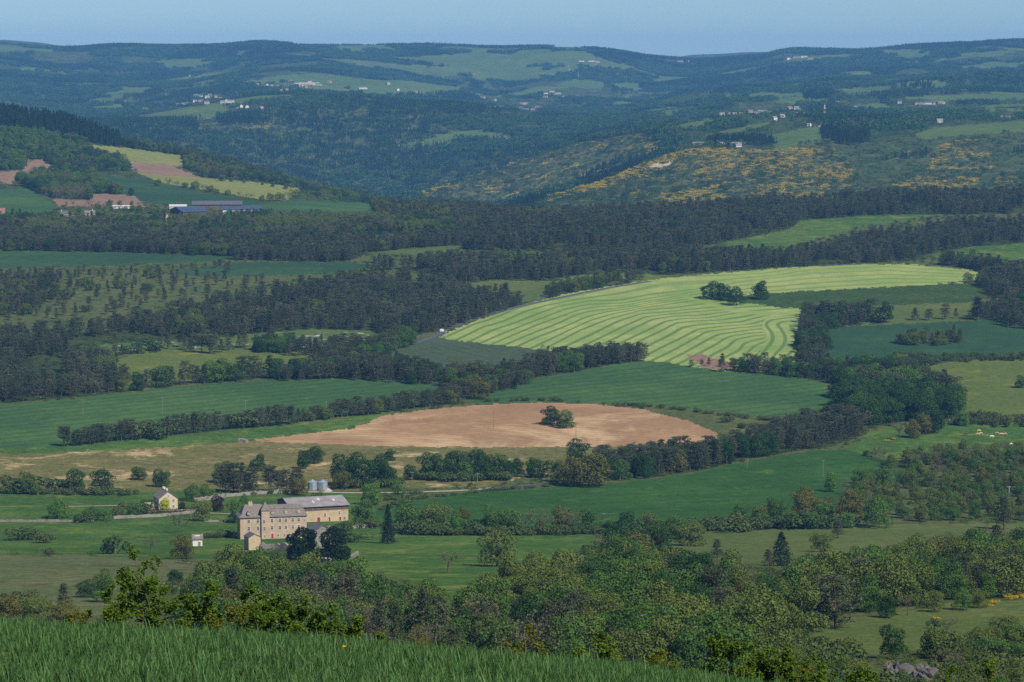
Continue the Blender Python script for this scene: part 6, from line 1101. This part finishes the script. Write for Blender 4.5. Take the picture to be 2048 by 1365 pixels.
COWS = [(1705, 1234, 'dhide', 'dark cow left of the grazing herd'), (1778, 1234, 'hide', 'tan cow, lower one at the left of the herd'), (1783, 1214, 'hide', 'tan cow, uppermost at the left of the herd'), (1797, 1231, 'hide', 'tan cow third from the left in the herd'), (1858, 1248, 'whide', 'white cow in the middle of the herd'),
        (1892, 1229, 'hide', 'tan cow right of the white cow'), (1914, 1234, 'hide', 'tan cow in the right group of the herd'), (1938, 1234, 'hide', 'tan cow at the right end of the herd'), (1972, 1293, 'whide', 'white cow alone below the herd')]
for k, (x, y, c_, lab) in enumerate(COWS):
    p, s = ground(1348 + x * .3418, 450 + y * .3418); o = bpy.data.objects.new('cow', CWM[c_]); COL.objects.link(o); o.location = p; o.rotation_euler = (0, 0, [.2, 2.9, .4, 3.3, .1, 2.7, .3, 3.0, .5][k]); o.scale = (1.1,) * 3; tag(o, lab, 'cow', 'grazing cattle')
# rocks
def rock(u, v, w_, h, d, seed, lab):
    p, s = ground(u, v); V, Fq = [], []; n, k = 40, 16
    for i in range(k + 1):
        ph = math.pi * .56 * i / k
        for j in range(n): a = 2 * math.pi * j / n; V.append((math.sin(ph) * math.cos(a), math.sin(ph) * math.sin(a), math.cos(ph)))
    V = np.array(V); q = V * 2.2 + seed * 7.7; nz = np.abs(fbm(q[:, 0] + q[:, 2], q[:, 1] - q[:, 2] * .7, seed, 5) - .5) * 1.5 + np.floor(fbm(q[:, 0] * .8, q[:, 2] + q[:, 1], seed + 5, 3) * 6) / 6 * .5
    V = V * (0.62 + nz)[:, None] * [w_ * s / 2, d, h * s]; idx = np.arange((k + 1) * n).reshape(k + 1, n); Q = np.stack([idx[:-1], np.roll(idx[:-1], -1, 1), np.roll(idx[1:], -1, 1), idx[1:]], -1).reshape(-1, 4)
    o = bpy.data.objects.new('rock_outcrop', fast_mesh('rock_outcrop', V, [Q], [BM_['rock']])); COL.objects.link(o); o.location = p; tag(o, lab, 'rock')
rock(1795, 1362, 62, 34, 3.0, 3, 'grey jagged rock outcrop, left one in the lower right corner'); rock(1850, 1366, 70, 30, 3.4, 4, 'grey jagged rock outcrop, right one in the lower right corner')

# ---------------------------------------------------------------- foreground: wheat, saplings on the field edge
def tuft(seed):
    r = np.random.default_rng(seed); V, Q = [], []
    for i in range(11):
        b = np.array([*r.uniform(-.11, .11, 2), -.03]); a = r.uniform(0, 6.28); L = r.uniform(.24, .46); w_ = r.uniform(.008, .013); ben = r.uniform(.15, .8); d = np.array([math.cos(a), math.sin(a), 0]); sdv = np.array([-d[1], d[0], 0]); k0 = len(V)
        for k in range(4): t = k / 3; c = b + np.array([0, 0, 1.]) * L * t * (1 - .25 * ben * t) + d * L * ben * t * t * .75; ww = w_ * (1 - t ** 2 * .85); V += [c - sdv * ww, c + sdv * ww]
        for k in range(3): Q.append([k0 + 2 * k, k0 + 2 * k + 1, k0 + 2 * k + 3, k0 + 2 * k + 2])
    return np.array(V), np.array(Q)
WB = leaf_mat('wheat_blades', (.040, .098, .030), (.085, .15, .05), .3, .6)
n = 56000; y = rng.uniform(34, 69, n); x = rng.uniform(-.235, .235, n) * y; k = fbm(x / 3, y / 3, 91, 3)
sc = (.8 + .5 * k) * np.where(rng.uniform(size=n) < .07, 1.3, 1.0) * rng.uniform(.85, 1.15, n); scatter('wheat', np.c_[x, y, heights(x, y)], rng.uniform(0, 6.28, n), np.c_[sc, sc, sc], rng.integers(0, 6, n), [fast_mesh('wheat_tuft', *(lambda g: (g[0], [g[1]]))(tuft(100 + i)), [WB]) for i in range(6)], 'young green wheat covering the foreground slope', 'wheat')
def sapling(seed, H, W, nst, col, lab, u, Y, sparse=1.0, ls=.04):
    r = np.random.default_rng(seed); wood, lp, ld = [], [], []; s = (u - 1024) / F; x = s * Y * (CP + .2 * SP); base = Vector((x, Y, height(x, Y)))
    def grow(p, d, L, rad, lvl):
        n = 5; P = [p]
        for i in range(n): d = unit(d + r.normal(size=3) * .1 + np.array([0, 0, .05 if lvl < 2 else -.02])); P.append(P[-1] + d * L / n)
        P = np.array(P); wood.append(tube(P, np.linspace(rad, rad * .35, n + 1), 5 if lvl == 0 else 3))
        if lvl >= 1:
            m = int(L / .013 * (1.0 if lvl >= 2 else .6) * sparse)
            t = r.uniform(.15, 1, m) * n; i = np.minimum(t.astype(int), n - 1); q = P[i] + (P[i + 1] - P[i]) * (t - i)[:, None]; lp.append(q + r.normal(size=(m, 3)) * [.035, .035, .022]); ld.append(np.tile([0, 0, 1.], (m, 1)) + r.normal(size=(m, 3)) * .55)
        if lvl < 3:
            for k in range([9, 6, 4][lvl]):
                t = r.uniform(.22 if lvl == 0 else .15, .98); i = int(t * n) if t < 1 else n - 1; q = P[i] + (P[min(n, i + 1)] - P[i]) * (t * n - i); a = r.uniform(0, 6.28); out = unit(np.cross(d, [math.cos(a), math.sin(a), .3])); grow(q, unit(d * .55 + out * .9 + np.array([0, 0, .12])), L * (1 - t * .55) * r.uniform(.34, .6), rad * .42, lvl + 1)
    for k in range(nst):
        a = k * 2.4 + r.uniform(-.3, .3); f = r.uniform(.1, .5) * W / H; b = np.array([math.cos(a) * W * .18 * (k > 0), math.sin(a) * W * .18 * (k > 0), -.1]); grow(b, unit(np.array([math.cos(a) * f, math.sin(a) * f, 1.])), H * (1.0 if k == 0 else r.uniform(.6, .9)), .018, 0)
    P = np.concatenate(lp); D_ = np.concatenate(ld); V, Q = merge(wood); e = empty('sapling' if H > 1.6 else 'bush', base, r.uniform(0, 6), label=lab, cat='sapling' if H > 1.6 else 'bush')
    top = P[:, 2].max(); k = (H + .05) / top; lv, lq = leaves(P * k, D_, ls * r.uniform(.7, 1.25, len(P)), r, .6)
    for nm, vv, qq, mt in (('branches', V * k, Q, BARK), ('foliage', lv, lq, LM[col])): o = bpy.data.objects.new(nm, fast_mesh(nm, vv, [qq], [mt])); COL.objects.link(o); o.parent = e
    return len(P)
SAP = [  # column, top row, width px, stems, colour, label
 (300, 1100, 150, 3, 'beech', 'tall airy beech sapling rising above the wheat at left', 1.0), (378, 1158, 110, 3, 'beech', 'beech sapling leaning against the tall airy one at its right', 1.0), (232, 1168, 70, 2, 'beech', 'low beech sapling at the left foot of the tall airy one', .9),
 (540, 1168, 150, 4, 'beech', 'bushy dark beech sapling second from the left on the wheat edge', 1.3), (620, 1205, 120, 3, 'beech', 'low beech bush right of the bushy dark sapling', 1.1), (455, 1208, 40, 1, 'sapling', 'thin yellowish sapling between the two big beech saplings', .6), (165, 1226, 80, 3, 'sapling', 'yellow green low bush left of the tall airy sapling', .8), (420, 1228, 70, 2, 'sapling', 'yellow green low bush between the big saplings', .8),
 (700, 1238, 80, 3, 'beech', 'low green bush on the wheat edge right of the beech saplings', .9), (765, 1258, 90, 3, 'beech', 'low green bush on the wheat edge before the near wood', .9), (845, 1282, 30, 1, 'sapling', 'tiny yellow green shoot on the wheat edge', .6), (1010, 1280, 60, 2, 'sapling', 'low yellow bush in the middle of the wheat edge', .6), (1048, 1262, 50, 2, 'sapling', 'thin yellow sapling in the middle of the wheat edge', .5), (1100, 1290, 50, 2, 'sapling', 'low yellow bush right of the thin yellow sapling', .6),
 (1190, 1268, 90, 2, 'beech', 'green sapling on the wheat edge with a branch reaching left', .9), (1240, 1302, 90, 3, 'beech', 'low green bush right of the branching green sapling', .9), (1310, 1300, 70, 2, 'sapling', 'low yellow green bush at the lower end of the wheat edge', .8), (1365, 1322, 60, 2, 'sapling', 'yellow bush at the lower end of the wheat edge', .7),
 (1460, 1270, 130, 4, 'beech', 'green bush, tallest of the right end of the wheat edge', 1.1), (1530, 1282, 90, 3, 'beech', 'green bush right of the tallest one at the wheat end', 1.0), (1590, 1312, 110, 3, 'sapling', 'yellow green bush in the lower right wheat corner', .8), (1660, 1305, 120, 4, 'beech', 'green leafy bush in the lower right wheat corner', 1.0), (1725, 1325, 90, 3, 'beech', 'green leafy bush left of the rocks in the lower right corner', .9), (1560, 1345, 90, 3, 'beech', 'green low bush at the bottom edge right of the wheat', 1.0), (1920, 1312, 70, 2, 'beech', 'green bush before the broom at lower right', .8)]
for i, (u, vt, wp, ns, col, lab, sp) in enumerate(SAP):
    Y = 66.5 + (i * 37 % 7) * .6 ; s = (u - 1024) / F * Y; zt = CZ - float(T_of_v(vt)) * Y; H = max(.5, zt - height(s, Y)); sapling(300 + i, H, wp / F * Y, ns, col, lab, u, Y, sp)
p, s = ground(689, 1352, 30); m = MB(); m.tube([(0, 0, 0), (0, 0, .5)], .008, 5); e = m.build('dandelion', LM['green'], loc=(p.x, p.y, height(p.x, p.y))); tag(e, 'single yellow dandelion flower in the foreground wheat', 'flower')
m = MB()
for k in range(12): a = k * .5236; m.poly((0, 0, .5), (.04 * math.cos(a - .2), .04 * math.sin(a - .2), .525), (.045 * math.cos(a), .045 * math.sin(a), .515), (.04 * math.cos(a + .2), .04 * math.sin(a + .2), .525))
m.build('flower_head', LM['broom'], e)

# ---------------------------------------------------------------- haze: one closed box of even air
hz = MB(); zlo = float(Zg.min()) - 1.0
hz.box(-9500, 9500, -60, 17000, zlo, max(CZ + 12, float(Zg.max()) + 40)); ho = hz.build('haze', bpy.data.materials.new('haze'))
hm = ho.data.materials[0]; hm.use_nodes = True; t = hm.node_tree; t.nodes.clear()
pv = N(t, 'ShaderNodeVolumePrincipled'); oo = N(t, 'ShaderNodeOutputMaterial'); t.links.new(pv.outputs[0], oo.inputs['Volume'])
pv.inputs['Color'].default_value = (.20, .54, 1.0, 1); pv.inputs['Density'].default_value = 4.4e-5; pv.inputs['Anisotropy'].default_value = 0.0
tag(ho, 'thin blue haze over the valley and hills', 'haze', kind='stuff')
